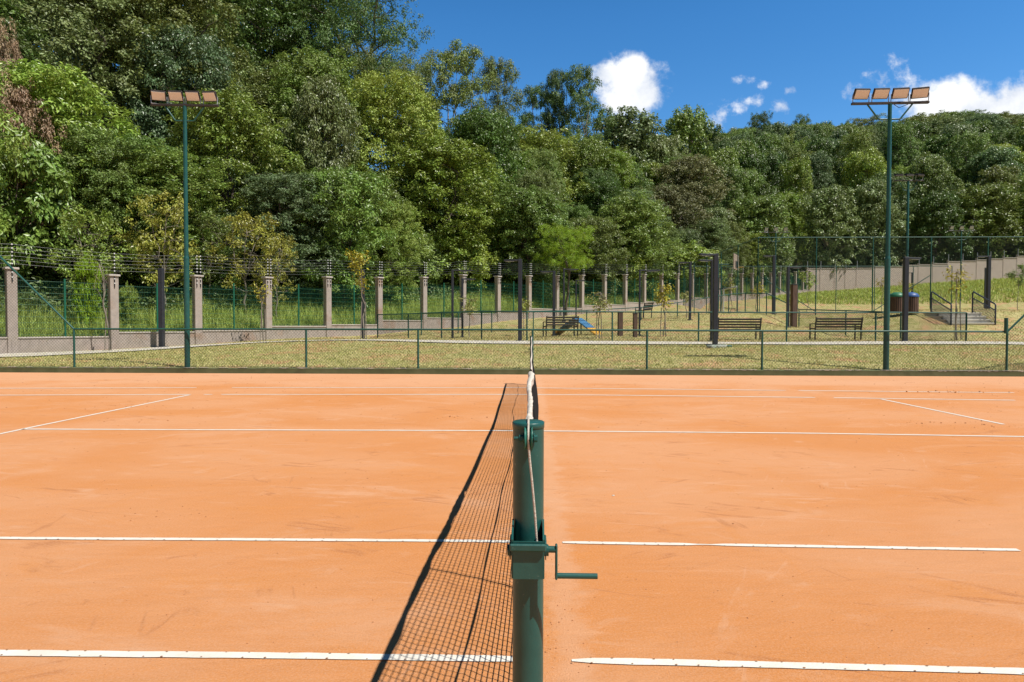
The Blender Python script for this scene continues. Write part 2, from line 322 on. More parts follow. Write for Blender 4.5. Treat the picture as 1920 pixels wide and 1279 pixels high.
for X in (13, 18, 24, 30, 38, 48):
    for D in (38, 45, 52, 60): ctl.append((X, D-CD, 2.03))
for a in ((1560, 548, 88), (1700, 537, 88), (1900, 524, 88), (1700, 562, 70), (1900, 558, 70), (1560, 565, 70), (1440, 570, 66), (2100, 520, 90)): gp(*a)
ctl = np.array(ctl)
STX0, STX1, STY0, STY1 = P(1783, 600, 29.5)[0], P(1862, 600, 29.5)[0], 29.0-CD+.3, 31.3-CD
def tps(r): return np.where(r > 0, r*r*np.log(np.maximum(r, 1e-9)), 0)
_n = len(ctl); _K = tps(np.linalg.norm(ctl[:, None, :2]-ctl[None, :, :2], axis=2))+np.eye(_n)*.6; _Q = np.c_[np.ones(_n), ctl[:, :2]]
_sol = np.linalg.solve(np.block([[_K, _Q], [_Q.T, np.zeros((3, 3))]]), np.r_[ctl[:, 2], 0, 0, 0])
def lawn_z(x, y):
    x = np.asarray(x, float); y = np.asarray(y, float); p = np.stack([x.ravel(), y.ravel()], 1); o = np.zeros(len(p))
    for i in range(0, len(p), 20000):
        q = p[i:i+20000]; o[i:i+20000] = tps(np.linalg.norm(q[:, None]-ctl[None, :, :2], axis=2))@_sol[:_n]+_sol[_n]+q@_sol[_n+1:]
    o -= .7*((p[:, 0] > STX0) & (p[:, 0] < STX1) & (p[:, 1] > STY0) & (p[:, 1] < STY1))
    return o.reshape(x.shape)
def behind(x, y):                        # metres behind the boundary wall
    n1 = (x-WA[0])*WN[0]+(y-WA[1])*WN[1]; return np.maximum(n1, y-CORNER[1]-.5)
def hill_z(x, y):
    x = np.asarray(x, float); y = np.asarray(y, float); n = behind(x, y)
    # foot of the slope: height of the wall base nearest
    s = np.clip(((x-WA[0])*WS[0]+(y-WA[1])*WS[1])/(WS@WS), -4, NP); b = np.interp(s, np.arange(-4, NP+1), PB)
    b = b+np.clip((x-CORNER[0])/40, 0, 1)*2.2
    hm = np.interp(x, [-60, -20, 0, 20, 50, 90, 140], [15, 15, 17, 26, 44, 60, 72])
    g = .30*np.clip(n, 0, 5)+np.interp(x, [0, 30], [.5, .72])*np.clip(n-5, 0, None)
    return b+hm*(1-np.exp(-g/hm))+.5*np.sin(x*.31+y*.17)*np.clip(n/20, 0, 1)
def G(x, y):
    x = np.asarray(x, float); y = np.asarray(y, float)
    return np.where(behind(x, y) > 0, hill_z(x, y), lawn_z(x, y))
def g1(x, y): return float(G(np.array([x]), np.array([y]))[0])
def at(px, D): p = P(px, 600, D); return np.array([p[0], p[1], g1(p[0], p[1])])
def grid(name, xs, ys, zf, keep, m):
    X, Y = np.meshgrid(xs, ys); Z = zf(X, Y); V = np.stack([X, Y, Z], -1).reshape(-1, 3); nx, ny = len(xs), len(ys)
    i = (np.arange(ny-1)[:, None]*nx+np.arange(nx-1)[None]).ravel(); F = np.stack([i, i+1, i+1+nx, i+nx], 1)
    F = F[keep(V[F].mean(1))]; return tag(mesh_obj(name, V, F, m, smooth=True), kind='structure')

WALLY = 15.83                            # low green wall along the far side of the court
grid('clay_court', np.linspace(-21, 21, 43), np.linspace(-9, WALLY+.05, 26), lambda x, y: 0*x, lambda c: np.ones(len(c), bool), M['clay'])
grid('lawn', np.r_[np.arange(-30, 26, .45), np.arange(26, 110, 2)], np.r_[np.arange(WALLY+.12, 45, .4), np.arange(45, 97, 1.5)], lawn_z, lambda c: behind(c[:, 0], c[:, 1]) < .5, M['lawn'])
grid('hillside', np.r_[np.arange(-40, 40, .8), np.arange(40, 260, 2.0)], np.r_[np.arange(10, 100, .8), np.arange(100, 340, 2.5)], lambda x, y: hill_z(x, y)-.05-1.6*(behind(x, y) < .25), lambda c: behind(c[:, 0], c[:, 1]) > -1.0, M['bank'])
gm = MB(); gm.add([(-900, -900, -.4), (900, -900, -.4), (900, 900, -.4), (-900, 900, -.4)], [(0, 1, 2, 3)]); tag(gm.build('ground', M['lawn']), kind='structure')

# concrete footpath along the top of the slope
pc = [(-60, 674, 20.0), (60, 670, 20.6), (213, 660.5, 22.2), (371, 647.5, 24.2), (500, 641.5, 25.2), (600, 639.5, 25.0), (690, 638.5, 24.6), (780, 640, 24.2), (900, 643, 23.9), (1100, 644.2, 23.7), (1400, 645, 23.6), (1700, 645.2, 23.5), (1990, 645.5, 23.4), (2300, 646, 23.4)]
pp = np.array([at(a, d)[:2] for a, _, d in pc]); tt = np.linspace(0, len(pp)-1, 140)
pxy = np.stack([np.interp(tt, np.arange(len(pp)), pp[:, i]) for i in (0, 1)], 1)
for _ in range(3): pxy[1:-1] = (pxy[:-2]+2*pxy[1:-1]+pxy[2:])/4
tg = np.gradient(pxy, axis=0); tg /= np.linalg.norm(tg, axis=1, keepdims=True); nn = np.stack([-tg[:, 1], tg[:, 0]], 1)
hw = np.interp(tt, [0, 5, 8, 13], [.55, .5, .72, .78])[:, None]
pv = []
for k in (-1, -.34, .34, 1): q = pxy+nn*hw*k; pv.append(np.c_[q, lawn_z(q[:, 0], q[:, 1])+.035])
n_ = len(pxy); PV = np.concatenate(pv); PF = np.array([(a*n_+i, a*n_+i+1, (a+1)*n_+i+1, (a+1)*n_+i) for a in range(3) for i in range(n_-1)])
tag(mesh_obj('path', PV, PF[:, ::-1], M['path'], smooth=True), kind='structure')

# ------------------------------------------------------------------ court lines: tape nailed on clay
def tape(pts, w, gaps=(), nails=True, name='court_line', dotmax=3.5):
    pts = np.array(pts); b = MB(); rnd = random.Random(int(abs(pts[0][0])*100)+7)
    seg = np.linalg.norm(np.diff(pts, axis=0), axis=1); cum = np.r_[0, np.cumsum(seg)]; Lg = cum[-1]
    n = max(8, int(Lg/.08)); ts = np.linspace(0, Lg, n)
    c = np.stack([np.interp(ts, cum, pts[:, i]) for i in (0, 1)], 1)
    for _ in range(30): c[1:-1] = (c[:-2]+c[1:-1]*2+c[2:])/4
    d = np.gradient(c, axis=0); d /= np.linalg.norm(d, axis=1, keepdims=True); nr = np.stack([-d[:, 1], d[:, 0]], 1)
    e = [w/2*(1+rnd.uniform(-.10, .06)) for _ in ts]; e2 = [w/2*(1+rnd.uniform(-.10, .06)) for _ in ts]
    ok = np.ones(n, bool)
    for g0, g1_ in gaps: ok &= ~((c[:, 0] > g0) & (c[:, 0] < g1_))
    for i in range(n):
        for q, (g0, g1_) in enumerate(gaps):             # clay drifted over the ends
            dd = min(abs(c[i, 0]-g0), abs(c[i, 0]-g1_))
            if dd < .10: e[i] *= .25+.75*dd/.10; e2[i] *= .35+.65*dd/.10
    V = [(*(c[i]+nr[i]*e[i]), .004) for i in range(n)]+[(*(c[i]-nr[i]*e2[i]), .004) for i in range(n)]
    b.add(V, [(i, n+i, n+i+1, i+1) for i in range(n-1) if ok[i] and ok[i+1]])
    if nails:
        b.mat_(1); s = .03; k = 0
        while s < Lg:
            i = int(np.searchsorted(ts, s)); i = min(i, n-1)
            if ok[i] and abs(c[i, 0]) < dotmax:
                o = c[i]+nr[i]*w*.41*(1 if k % 2 else -1)+d[i]*rnd.uniform(-.01, .01); rr = .0022+rnd.uniform(0, .0016)
                b.add([(o[0]+rr*1.5*math.cos(a), o[1]+rr*math.sin(a), .0062) for a in np.arange(8)*math.pi/4], [tuple(range(8))])
            s += .065; k += 1
    return tag(b.build(name, [M['tape'], M['nail']]), kind='structure')
def ln(px, ext0, ext1):                  # straight tape through photographed spots of the ground, run on beyond the picture
    q = np.array([Pz(*p)[:2] for p in px]); a = q[0]+(q[0]-q[-1])/np.linalg.norm(q[0]-q[-1])*ext0 if ext0 else q[0]; z = q[-1]+(q[-1]-q[0])/np.linalg.norm(q[-1]-q[0])*ext1 if ext1 else q[-1]
    return np.vstack([a, q, z])
tape(ln([(0, 1226), (480, 1230), (960, 1236.5), (1100, 1240), (1500, 1249), (1920, 1261)], 9, 9), .048, [(.01, .165)], dotmax=3)
tape(ln([(0, 1010), (480, 1012.5), (950, 1015.5), (1045, 1018), (1330, 1022), (1910, 1032)], 8, 0), .044, [(-.02, .15), (1.02, 1.075)], dotmax=4)
tape(ln([(42, 805), (400, 806.3), (960, 808), (1520, 812.7), (1920, 819.2)], 0, .6), .058, nails=False)
tape(ln([(0, 741.3), (320, 740), (940, 739.9), (1060, 740.3), (1520, 745.5), (1903, 750.7)], 2.5, 0), .075, [(-6.35, -6.2), (-5.95, -5.88), (5.25, 5.42)], nails=False)
tape(ln([(0, 728.3), (380, 727), (950, 727), (1520, 732.7), (1901, 736.6)], 2.5, 0), .075, [(-6.9, -6.3), (5.2, 5.32)], nails=False)
tape([Pz(355, 740.8)[:2], Pz(42, 805)[:2], Pz(0, 814)[:2], Pz(-700, 966)[:2]], .055, nails=False)
tape([Pz(1652, 748.6)[:2], Pz(1775, 774)[:2], Pz(1882, 796)[:2]], .055, nails=False)

# low green wall at the edge of the clay, paint flaking along its top
def low_wall():
    b = MB(); x0, x1, n = -21, 21, 420; rnd = random.Random(4)
    xs = np.linspace(x0, x1, n); zt = .148+.004*np.sin(xs*1.7)+np.array([rnd.uniform(-.004, .004) for _ in xs])
    prof = lambda z: [(0, 0), (0, z*.5), (-.003, z-.012), (.012, z), (.15, z), (.15, 0)]
    V = [(x, WALLY+p[0], p[1]) for x, z in zip(xs, zt) for p in prof(z)]
    b.add(V, [(i*6+j, i*6+6+j, i*6+7+j, i*6+1+j) for i in range(n-1) for j in range(5)])
    b.mat_(1)                                             # bare cement where the paint came off
    for k in range(170):
        x = rnd.uniform(-16, 16) if k < 90 else rnd.gauss(12.2, 1.6); w = rnd.uniform(.03, .16)*(1.5 if k >= 90 else 1); h = rnd.uniform(.006, .028)*(1.5 if k >= 90 else .8)
        m_ = 7; top = [(x-w+2*w*i/m_, WALLY-.0065, .152) for i in range(m_+1)]
        bot = [(x-w+2*w*i/m_, WALLY-.0065, .152-h*rnd.uniform(.3, 1)*math.sin(math.pi*min(max(i/m_, .12), .88))) for i in range(m_+1)]
        b.add(top+bot, [(i, m_+1+i, m_+2+i, i+1) for i in range(m_)])
        b.add([(x-w, WALLY-.0065, .1545), (x+w, WALLY-.0065, .1545), (x+w*.9, WALLY+.07*rnd.random()+.02, .1555), (x-w*.9, WALLY+.07*rnd.random()+.02, .1555)], [(0, 1, 2, 3)])
    o = b.build('court_edge_wall', [M['kerb'], M['chip']])
    tag(o, 'low dark green painted wall with flaking top along the edge of the clay court', 'wall')
low_wall()

# ------------------------------------------------------------------ chain link
def clip(poly, d, c):                   # line d.x = c clipped to a convex polygon
    q = []
    for i in range(len(poly)):
        a, b = poly[i], poly[(i+1) % len(poly)]; fa, fb = d@a-c, d@b-c
        if (fa < 0) != (fb < 0): q.append(a+(b-a)*(fa/(fa-fb)))
    return (q[0], q[1]) if len(q) >= 2 else None
def chain(poly, f, pitch, r, asp=1.0):   # diamond mesh inside polygon (s,h) mapped by f to the world
    poly = [np.array(p, float) for p in poly]; A, B = [], []
    for sg in (1, -1):
        d = np.array([1.0, sg*asp]); v = [d@p for p in poly]
        for c in np.arange(min(v)+pitch*.37, max(v), pitch):
            s_ = clip(poly, d, c)
            if s_ is not None: A.append(f(*s_[0])); B.append(f(*s_[1]))
    V, F = tubes(A, B, r, None, 3); return V, F

FY = WALLY+.075
def court_fence():
    posts = [139, 574, 784, 998.5, 1213, 1429, 1888]; xs = [P(p, 650, FY+CD)[0] for p in posts]
    r_ = empty('court_fence', (0, FY, .15), 0, 'long low green chain-link fence with sloping ends standing on the low green wall', 'fence')
    H = 1.0; zr = lambda p, y: P(p, y, FY+CD)[2]-.15
    hts = [zr(139, 617), zr(574, 617.5), zr(784, 618), zr(998, 618.5), zr(1213, 619.5), zr(1429, 620.5), zr(1888, 622)]
    for x, h in zip(xs, hts): MB().cyl((x, 0, 0), (x, 0, h), .028, n=12).build('post', M['fence_green'], r_)
    ext = (4.0-hts[0]); xl = xs[0]-ext*1.03; xr = xs[-1]+ext*1.0
    for x in (xl, xl-3.1, xr+3.1, xr): MB().cyl((x, 0, 0), (x, 0, 4.0), .028, n=12).build('post', M['fence_green'], r_)
    MB().cyl((xs[-1]-.045, -.02, hts[-1]-.05), (xs[-1]-.045, -.02, hts[-1]+.36), .045, n=14).build('post', M['fence_green'], r_)   # stub of a cut-off taller post
    MB().tube([(x, 0, h) for x, h in zip(xs, hts)], .026, 10).build('top_rail', M['fence_green'], r_)
    MB().tube([(xl-6, 0, 4.0), (xl, 0, 4.0), (xs[0], 0, hts[0])], .026, 10).build('sloping_rail', M['fence_green'], r_)
    MB().tube([(xs[-1], 0, hts[-1]), (xr, 0, 4.0), (xr+6, 0, 4.0)], .026, 10).build('sloping_rail', M['fence_green'], r_)
    poly = [(xs[0], .02), (xs[-1], .02), (xs[-1], hts[-1]), (xs[0], hts[0])]
    V, F = chain(poly, lambda s, h: (s, 0, h), .085, .0024)
    V2, F2 = chain([(xl-6, .02), (xs[0], .02), (xs[0], hts[0]), (xl, 4), (xl-6, 4)], lambda s, h: (s, 0, h), .085, .0024)
    V3, F3 = chain([(xs[-1], .02), (xr+6, .02), (xr+6, 4), (xr, 4), (xs[-1], hts[-1])], lambda s, h: (s, 0, h), .085, .0024)
    mesh_obj('wire_mesh', np.r_[V, V2, V3], np.r_[F, F2+len(V), F3+len(V)+len(V2)], M['wire'], r_)
court_fence()

def run_fence(root, pts, H, rp, rr, pitch, rw, posts=True, meshname='wire_mesh', rail2=False):
    tops = [p+np.array([0, 0, h]) for p, h in zip(pts, H)]
    if posts:
        for p, q in zip(pts, tops): MB().cyl(p-np.array([0, 0, .15]), q, rp, n=10).build('post', M['fence_green'], root)
    b = MB()
    for a, c in zip(tops[:-1], tops[1:]): b.cyl(a, c, rr, n=8)
    b.build('top_rail', M['fence_green'], root)
    Vs, Fs, n = [], [], 0
    for i in range(len(pts)-1):
        L_ = np.linalg.norm((pts[i+1]-pts[i])[:2]); a, c, ta, tc_ = pts[i], pts[i+1], tops[i], tops[i+1]
        hh = (H[i]+H[i+1])/2
        f = lambda s, h, a=a, c=c, ta=ta, tc_=tc_, L_=L_, hh=hh: (a+(c-a)*s/L_)*(1-h/hh)+(ta+(tc_-ta)*s/L_)*(h/hh)
        V, F = chain([(0, .03), (L_, .03), (L_, hh), (0, hh)], f, pitch, rw); Vs.append(V); Fs.append(F+n); n += len(V)
    mesh_obj(meshname, np.concatenate(Vs), np.concatenate(Fs), M['wire'], root)

def enclosure():
    root = empty('enclosure_fence', (0, 0, 0), 0, 'second low green chain-link fence enclosing the dry lawn around the dog ramp', 'fence')
    front = [(708, 30.9), (765.5, 29.2), (828, 27.9), (903, 26.4), (988, 25.2), (1148, 25.0), (1310, 25.0), (1475, 25.0), (1642, 25.0), (1812, 25.0)]
    tf = [590, 588.5, 586, 583.5, 584.5, 585, 585.5, 586, 586, 586.5]
    back = [(708, 30.9), (790, 32.5), (859, 34), (922, 35.5), (1000, 36.5), (1100, 37.2), (1202, 37.4), (1270, 37.6), (1366, 38), (1397, 38), (1437, 37), (1498, 35.5), (1586, 29.3), (1689, 27), (1812, 25)]
    tb = [590, 588, 586.5, 584.5, 583.5, 582, 580, 567.5, 552, 549.5, 550, 580, 582.5, 586, 586.5]
    for ps, ts in ((front, tf), (back, tb)):
        pts = [at(a, d) for a, d in ps]; H = [max(.75, min(1.5, float(P(a, t, d)[2]-p[2]))) for (a, d), t, p in zip(ps, ts, pts)]
        run_fence(root, pts, H, .03, .026, .10, .0026)
enclosure()

def tall_fence():
    root = empty('tall_court_fence', (0, 0, 0), 0, 'tall thin green chain-link fence around the sports court on the upper terrace', 'fence')
    Hh = 4.36; zc = 2.03
    fx = [1420, 1529, 1635, 1743.7, 1850, 1958, 2066, 2174]; near = [np.array([P(a, 600, 38.3)[0], 38.3-CD, zc]) for a in fx]
    X0, X1 = near[0][0], near[-1][0]
    side = [np.array([X0, 38.3-CD+i*3.7, zc]) for i in range(6)]
    far = [np.array([X0+(X1-X0)*i/7, side[-1][1], zc]) for i in range(8)]
    run_fence(root, near, [Hh]*8, .032, .026, .13, .0026); run_fence(root, side, [Hh]*6, .032, .026, .13, .0026); run_fence(root, far, [Hh]*8, .03, .026, .18, .0026)
    for i, j in ((1, 0), (2, 3)): MB().cyl(near[i]+(0, 0, .1), near[j]+(0, 0, 2.2), .022, n=6).build('brace', M['fence_green'], root)
    return X0, X1, side
TX0, TX1, TSIDE = tall_fence()

# ------------------------------------------------------------------ boundary wall with pillars
def boundary():
    root = empty('boundary_fence', (WA[0], WA[1], .3), 0, 'long boundary fence of pinkish plaster pillars with green wire panels at the forest edge', 'fence')
    o0 = np.array([WA[0], WA[1], .3]); ang = math.atan2(WU[1], WU[0]); Rz = rotz(ang)
    ptop = [521.5, 505, 518, 519, 522, 521, 522, 521.5, 517, 519.5, 518.5, 518, 517, 516.5, 516, 515.5, 515, 514.5, 514, 514]
    tops = {}
    for k in range(-3, NP+1):
        p = pillar(k); D = p[1]+CD; b0 = PB[k+4]
        if 0 <= k < len(ptop)-1: zt = P(pix((p[0], p[1], 2))[0], ptop[k+1], D)[2]
        else: zt = b0+2.72
        if k >= len(ptop)-1: zt = b0+2.72+.25*min(1, (k-18)/13)
        tops[k] = zt; w = .28
        b = MB(); c = np.array([p[0], p[1], 0])-o0; b.box(c+(0, 0, (zt+b0-.6)/2), (w, w, zt-b0+.6), Rz, .012); b.build('pillar', M['plaster'], root)
        MB().box(c+(0, 0, zt+.025), (w+.10, w+.10, .07), Rz, .012).build('pillar_cap', M['coping'], root)
        # electric fence bracket: black bar with white insulators
        if -1 <= k <= 26:
            e = MB(); f = (-WN*.16)
            for s in ((-.07, .07) if k >= 2 else (0,)):
                q = c+np.array([f[0]+WU[0]*s, f[1]+WU[1]*s, 0])
                e.mat_(0).cyl(q+(0, 0, zt-.42), q+(0, 0, zt+.80), .016, n=6)
                for i in range(6): e.mat_(1).cyl(q+(0, 0, zt+.16+i*.125), q+(0, 0, zt+.20+i*.125), .024, n=8)
                e.mat_(1).cyl(q+(0, 0, zt-.28), q+(0, 0, zt-.24), .021, n=8).cyl(q+(0, 0, zt-.12), q+(0, 0, zt-.08), .021, n=8)
            e.build('wire_bracket', [M['black'], M['white']], root)
    A, B, bw = [], [], MB(); f3 = np.array([*(-WN*.16), 0])
    for k in range(-3, NP):
        p, q = pillar(k), pillar(k+1); bm = (PB[k+4]+PB[k+5])/2; wt = bm+.46+(.06 if k % 2 else 0)
        a3 = np.array([*p, 0])-o0; b3 = np.array([*q, 0])-o0; mid = (a3+b3)/2; L_ = np.linalg.norm(b3-a3)-.28
        w = MB(); w.box(mid+(0, 0, (wt+bm-1.0)/2), (L_, .18, wt-bm+1.0), Rz); w.build('base_wall', M['plaster'], root)
        w = MB(); w.box(mid+(0, 0, wt+.025), (L_-.004, .24, .05), Rz, .008); w.build('wall_coping', M['coping'], root)
        pt = min(tops[k], tops[k+1])-.30
        # welded wire panel
        n = int(L_/(.055 if k < 8 else .09)); u3 = np.array([WU[0], WU[1], 0]); s0 = mid-u3*L_/2
        sa = np.linspace(.01, L_-.01, n); Aa = [s0+u3*s+(0, 0, wt+.05) for s in sa]; Bb = [s0+u3*s+(0, 0, pt) for s in sa]
        V, F = tubes(Aa, Bb, .0023, None, 3)
        hz = np.arange(wt+.12, pt+.01, .20); V2, F2 = tubes([s0+np.array([0, 0, z]) for z in hz], [s0+u3*L_+np.array([0, 0, z]) for z in hz], .0036, None, 4)
        mesh_obj('wire_panel', np.r_[V, V2], np.r_[F, F2+len(V)], M['panel_green'], root)
        MB().cyl(mid+(0, 0, wt), mid+(0, 0, pt+.12), .032, n=10).build('green_post', M['panel_green'], root)
        if k >= -1 and k < 26:
            for i in range(6):
                z0, z1 = tops[k]+.18+i*.125, tops[k+1]+.18+i*.125; m_ = (a3+b3)/2+np.array([0, 0, (z0+z1)/2-.03])
                A += [a3+f3+(0, 0, z0), m_+f3]; B += [m_+f3, b3+f3+(0, 0, z1)]
    V, F = tubes(A, B, .0026, None, 4); mesh_obj('electric_wires', V, F, M['thinwire'], root)
boundary()

def back_wall():                         # solid plaster wall stepping up to the right
    root = empty('solid_wall', (CORNER[0], CORNER[1], 6), 0, 'solid pinkish plaster wall stepping up along the far grass bank at the foot of the wooded hill', 'wall')
    o0 = np.array([CORNER[0], CORNER[1], 6.0]); D = CORNER[1]+CD
    px = [1513, 1538, 1565, 1585, 1606, 1636, 1662, 1693, 1722, 1749, 1777, 1804, 1831, 1856, 1881, 1907, 1934, 1961, 1990, 2020, 2050]
    ty = [504, 504, 504, 504, 503.5, 501, 500.5, 498, 497, 495, 491, 490, 488, 486, 484, 481, 479, 477, 475, 473]
    for i in range(len(px)-1):
        a, b = P(px[i], ty[i], D), P(px[i+1], ty[i], D); y = CORNER[1]
        MB().box(np.array([(a[0]+b[0])/2, y, (a[2]+3)/2])-o0, (b[0]-a[0]-.16, .2, a[2]-3)).build('wall_panel', M['wall_plaster'], root)
        MB().box(np.array([(a[0]+b[0])/2, y, a[2]+.04])-o0, (b[0]-a[0]-.17, .3, .08)).build('wall_coping', M['coping'], root)
        q = MB().box(np.array([a[0], y, (a[2]+.25+3)/2])-o0, (.16, .26, a[2]-2.75)).build('wall_pier', M['wall_plaster'], root)
        e = MB(); e.cyl(np.array([a[0], y-.15, a[2]])-o0, np.array([a[0], y-.15, a[2]+1.0])-o0, .05, n=6); e.build('wire_bracket', M['alu'], root)
back_wall()

# ------------------------------------------------------------------ floodlights
def head(parent, c, w, h, tilt, yaw, glass='glass'):
    Rm = rotz(yaw)@rotx(tilt)          # glass faces -Y and down
    c = np.array(c, float)
    hd = MB(); hd.box(c+Rm@np.array([0, .045, 0]), (w, .07, h), Rm, .012)
    for i in range(7): hd.box(c+Rm@np.array([-w*.42+i*w*.14, .10, 0]), (.008, .06, h*.8), Rm)   # cooling fins
    ho = hd.build('floodlight', M['housing'], parent)
    g = MB(); g.box(c+Rm@np.array([0, .006, 0]), (w*.88, .012, h*.82), Rm); g.build('lamp_glass', M[glass], ho)
    y = MB(); b = c+np.array([0, .04, -h*.62])
    for s in (-1, 1): y.cyl(c+Rm@np.array([s*(w/2+.012), .05, -.02]), b+rotz(yaw)@np.array([s*(w/2+.012), .02, -.02]), .012, n=6)
    y.cyl(b+rotz(yaw)@np.array([-w/2-.012, .02, -.02]), b+rotz(yaw)@np.array([w/2+.012, .02, -.02]), .012, n=6)
    y.build('yoke', M['alu'], ho)
def tower(loc, ztop, nl, bw, w, h, yaw, yaws, label, tilt=R(38), rp=(.072, .048), brz=.42, glass='glass'):
    root = empty('floodlight_tower', loc, yaw, label, 'floodlight tower', 'floodlight towers'); H = ztop-loc[2]
    p = MB(); p.cyl((0, 0, -.2), (0, 0, H*.42), rp[0], rp[0]*.98, 16); p.cyl((0, 0, H*.42), (0, 0, H*.43), rp[0]*.99, rp[1]*1.18, 16, cap=False); p.cyl((0, 0, H*.43), (0, 0, H-.02), rp[1]*1.18, rp[1], 16)
    p.build('pole', M['green'], root)
    MB().box((0, 0, 0), (.34, .34, .03), None, .005).build('base_plate', M['green'], root)
    MB().box((0, 0, H), (bw, .08, .055), None, .005).build('crossbar', M['housing'], root)
    MB().tube([(-bw*.29, 0, H-.03), (-bw*.15, 0, H-brz+.02), (-bw*.13, 0, H-brz), (bw*.12, 0, H-brz), (bw*.14, 0, H-brz+.02), (bw*.29, 0, H-.03)], .022, 8).build('brace', M['green'], root)
    for i in range(nl):
        x = -bw/2+bw*(i+.5)/nl
        head(root, (x, -.05, H+h*.62+.05), w, h, tilt, yaws[i], glass)
    cb = MB(); cb.tube([(.12, .03, H-.03), (.25, .04, H-.11), (.36, .04, H-.07), (.47, .03, H-.03)], .008, 6).build('cable', M['black'], root)
    return root
ya = 0.0
pL = P(351.5, 690, FY+CD+.12); pR = P(1661, 694, FY+CD+.12)
tower((pL[0], FY+.12, .12), P(351, 197.5, FY+CD+.12)[2], 4, 1.80, .365, .27, R(4), [R(16), R(5), R(2), R(-6)], 'floodlight tower with four lamps in front of the forest, standing at the clay court fence')
tower((pR[0], FY+.12, .12), P(1666, 193.5, FY+CD+.12)[2], 4, 1.96, .40, .275, R(-2), [R(4), R(0), R(-5), R(-14)], 'floodlight tower with four lamps topping out against the clouds, standing at the clay court fence')
for px, D, ty, lab in ((1699, 38.6, 339, 'slim floodlight tower with three downturned lamps on the near side of the sports court'),):
    q = P(px, 585, D); tower((q[0], q[1], 2.03), P(px, ty, D)[2], 3, 1.75, .42, .34, R(0), [R(170), R(180), R(190)], lab, R(70), (.075, .06), .55, 'palelamp')
for px, D, ty, lab in ((1453, 60.4, 436, 'small distant floodlight tower with three pale lamps above the corner of the tall fence'), (1800, 60.4, 433, 'small distant floodlight tower with three pale lamps behind the middle of the tall fence')):
    q = P(px, 585, D); tower((q[0], q[1], 2.03), P(px, ty, D)[2], 3, 2.6, .34, .34, R(0), [R(8), 0, R(-8)], lab, R(30), (.05, .045), .8, 'palelamp')

# ------------------------------------------------------------------ lamp posts of the park
def lamp(px, D, ty, arm, label, w=.16, al=.55, steel=False):
    g_ = at(px, D); H = P(px, ty, D)[2]-g_[2]
    root = empty('lamp_post', g_, 0, label, 'lamp post', 'dark park lamp posts')
    MB().box((0, 0, H/2-.1), (w, w, H+.2), None, .012).build('post', M['lamp_post'], root)
    MB().box((0, 0, .02), (w*2, w*2, .05), None, .01).build('base_plate', M['lamp_post'], root)
    if arm:
        a = np.array([math.cos(arm[0]), math.sin(arm[0]), 0])*al; th = .06
        b = MB(); b.box(np.array([0, 0, H-.04])+a*.5, (al, w*.8, th), rotz(arm[0]), .01); b.build('lamp_arm', M['lamp_post'], root)
        b = MB(); b.box(np.array([0, 0, H-.078])+a*.62, (al*.5, w*.55, .014), rotz(arm[0])); b.build('lamp_panel', M['alu'], root)
    return root
LP = [(303, 24.0, 503, None, 'charcoal lamp post close in front of the boundary wall by the left floodlight tower', .17),
      (681, 28.8, 505, None, 'charcoal lamp post beside the yellow-leaved sapling at the path', .13),
      (975, 24.6, 486, (R(170),), 'charcoal lamp post on the path edge just left of the tennis net', .15),
      (1341, 21.5, 476, (R(200),), 'tall charcoal lamp post on a rough concrete footing in the lawn slope', .15),
      (1335.5, 25.2, 487, (R(200),), 'charcoal lamp post close behind the taller one beside the bench', .15),
      (1697, 24.3, 482, (R(15),), 'charcoal lamp post in front of the two lidded litter bins', .155),
      (1450, 38.0, 479, (R(180),), 'charcoal lamp post with white top cap at the corner of the tall fence', .15),
      (1477, 33.0, 500, (R(0),), 'charcoal lamp post beside the square brown wooden post', .13),
      (1293.5, 34.7, 491, (R(180),), 'charcoal lamp post behind the leafy sapling inside the enclosure', .12),
      (1038.5, 30.0, 508, (R(180),), 'charcoal lamp post behind the bench near the dog ramp', .13),
      (1852, 35.4, 480, (R(180),), 'charcoal lamp post beside the railing of the steps', .16),
      (848.5, 29.0, 505.5, (R(0),), 'slim black lamp post with long arm left of the row of fence bays', .10),
      (867, 31.5, 522, (R(0),), 'slim black lamp post with short arm in front of a boundary pillar', .10),
      (1057, 40.5, 504, (R(0),), 'slim black lamp post with arm behind the dog ramp', .11),
      (1080, 44.0, 525, (R(0),), 'short slim black lamp post before the boundary fence behind the dog ramp', .09),
      (1199, 29.0, 505.5, (R(5),), 'slim black lamp post with wide arm near the square dark bollard', .08),
      (1709, 60, 511, (R(180),), 'tiny far lamp post behind the blue lidded bin', .12),
      (1846, 62, 502, (R(0),), 'tiny far lamp post on the bank behind the step railing', .12)]
for px, D, ty, arm, lab, w in LP:
    o = lamp(px, D, ty, arm, lab, w, al=.9 if px in (848.5, 1199, 1057) else .62)
    if px == 1341:
        b = MB(); rnd = random.Random(2)
        for i in range(9): b.box((rnd.uniform(-.3, .3), rnd.uniform(-.18, .18), rnd.uniform(-.02, .05)), (rnd.uniform(.2, .36), rnd.uniform(.15, .3), .12), rotz(rnd.random()*3), .03)
        f = b.build('footing', mat('greenish_concrete', (.22, .27, .22), (.36, .36, .31), 9, rough=.9), o)
        q = at(1367, 21.6); tag(MB().box(q+(0, 0, .03), (.2, .14, .09), rotz(.4), .03).build('paint_bucket_lid', M['fence_green']), 'small green lump lying on the grass beside the lamp post footing', 'debris')
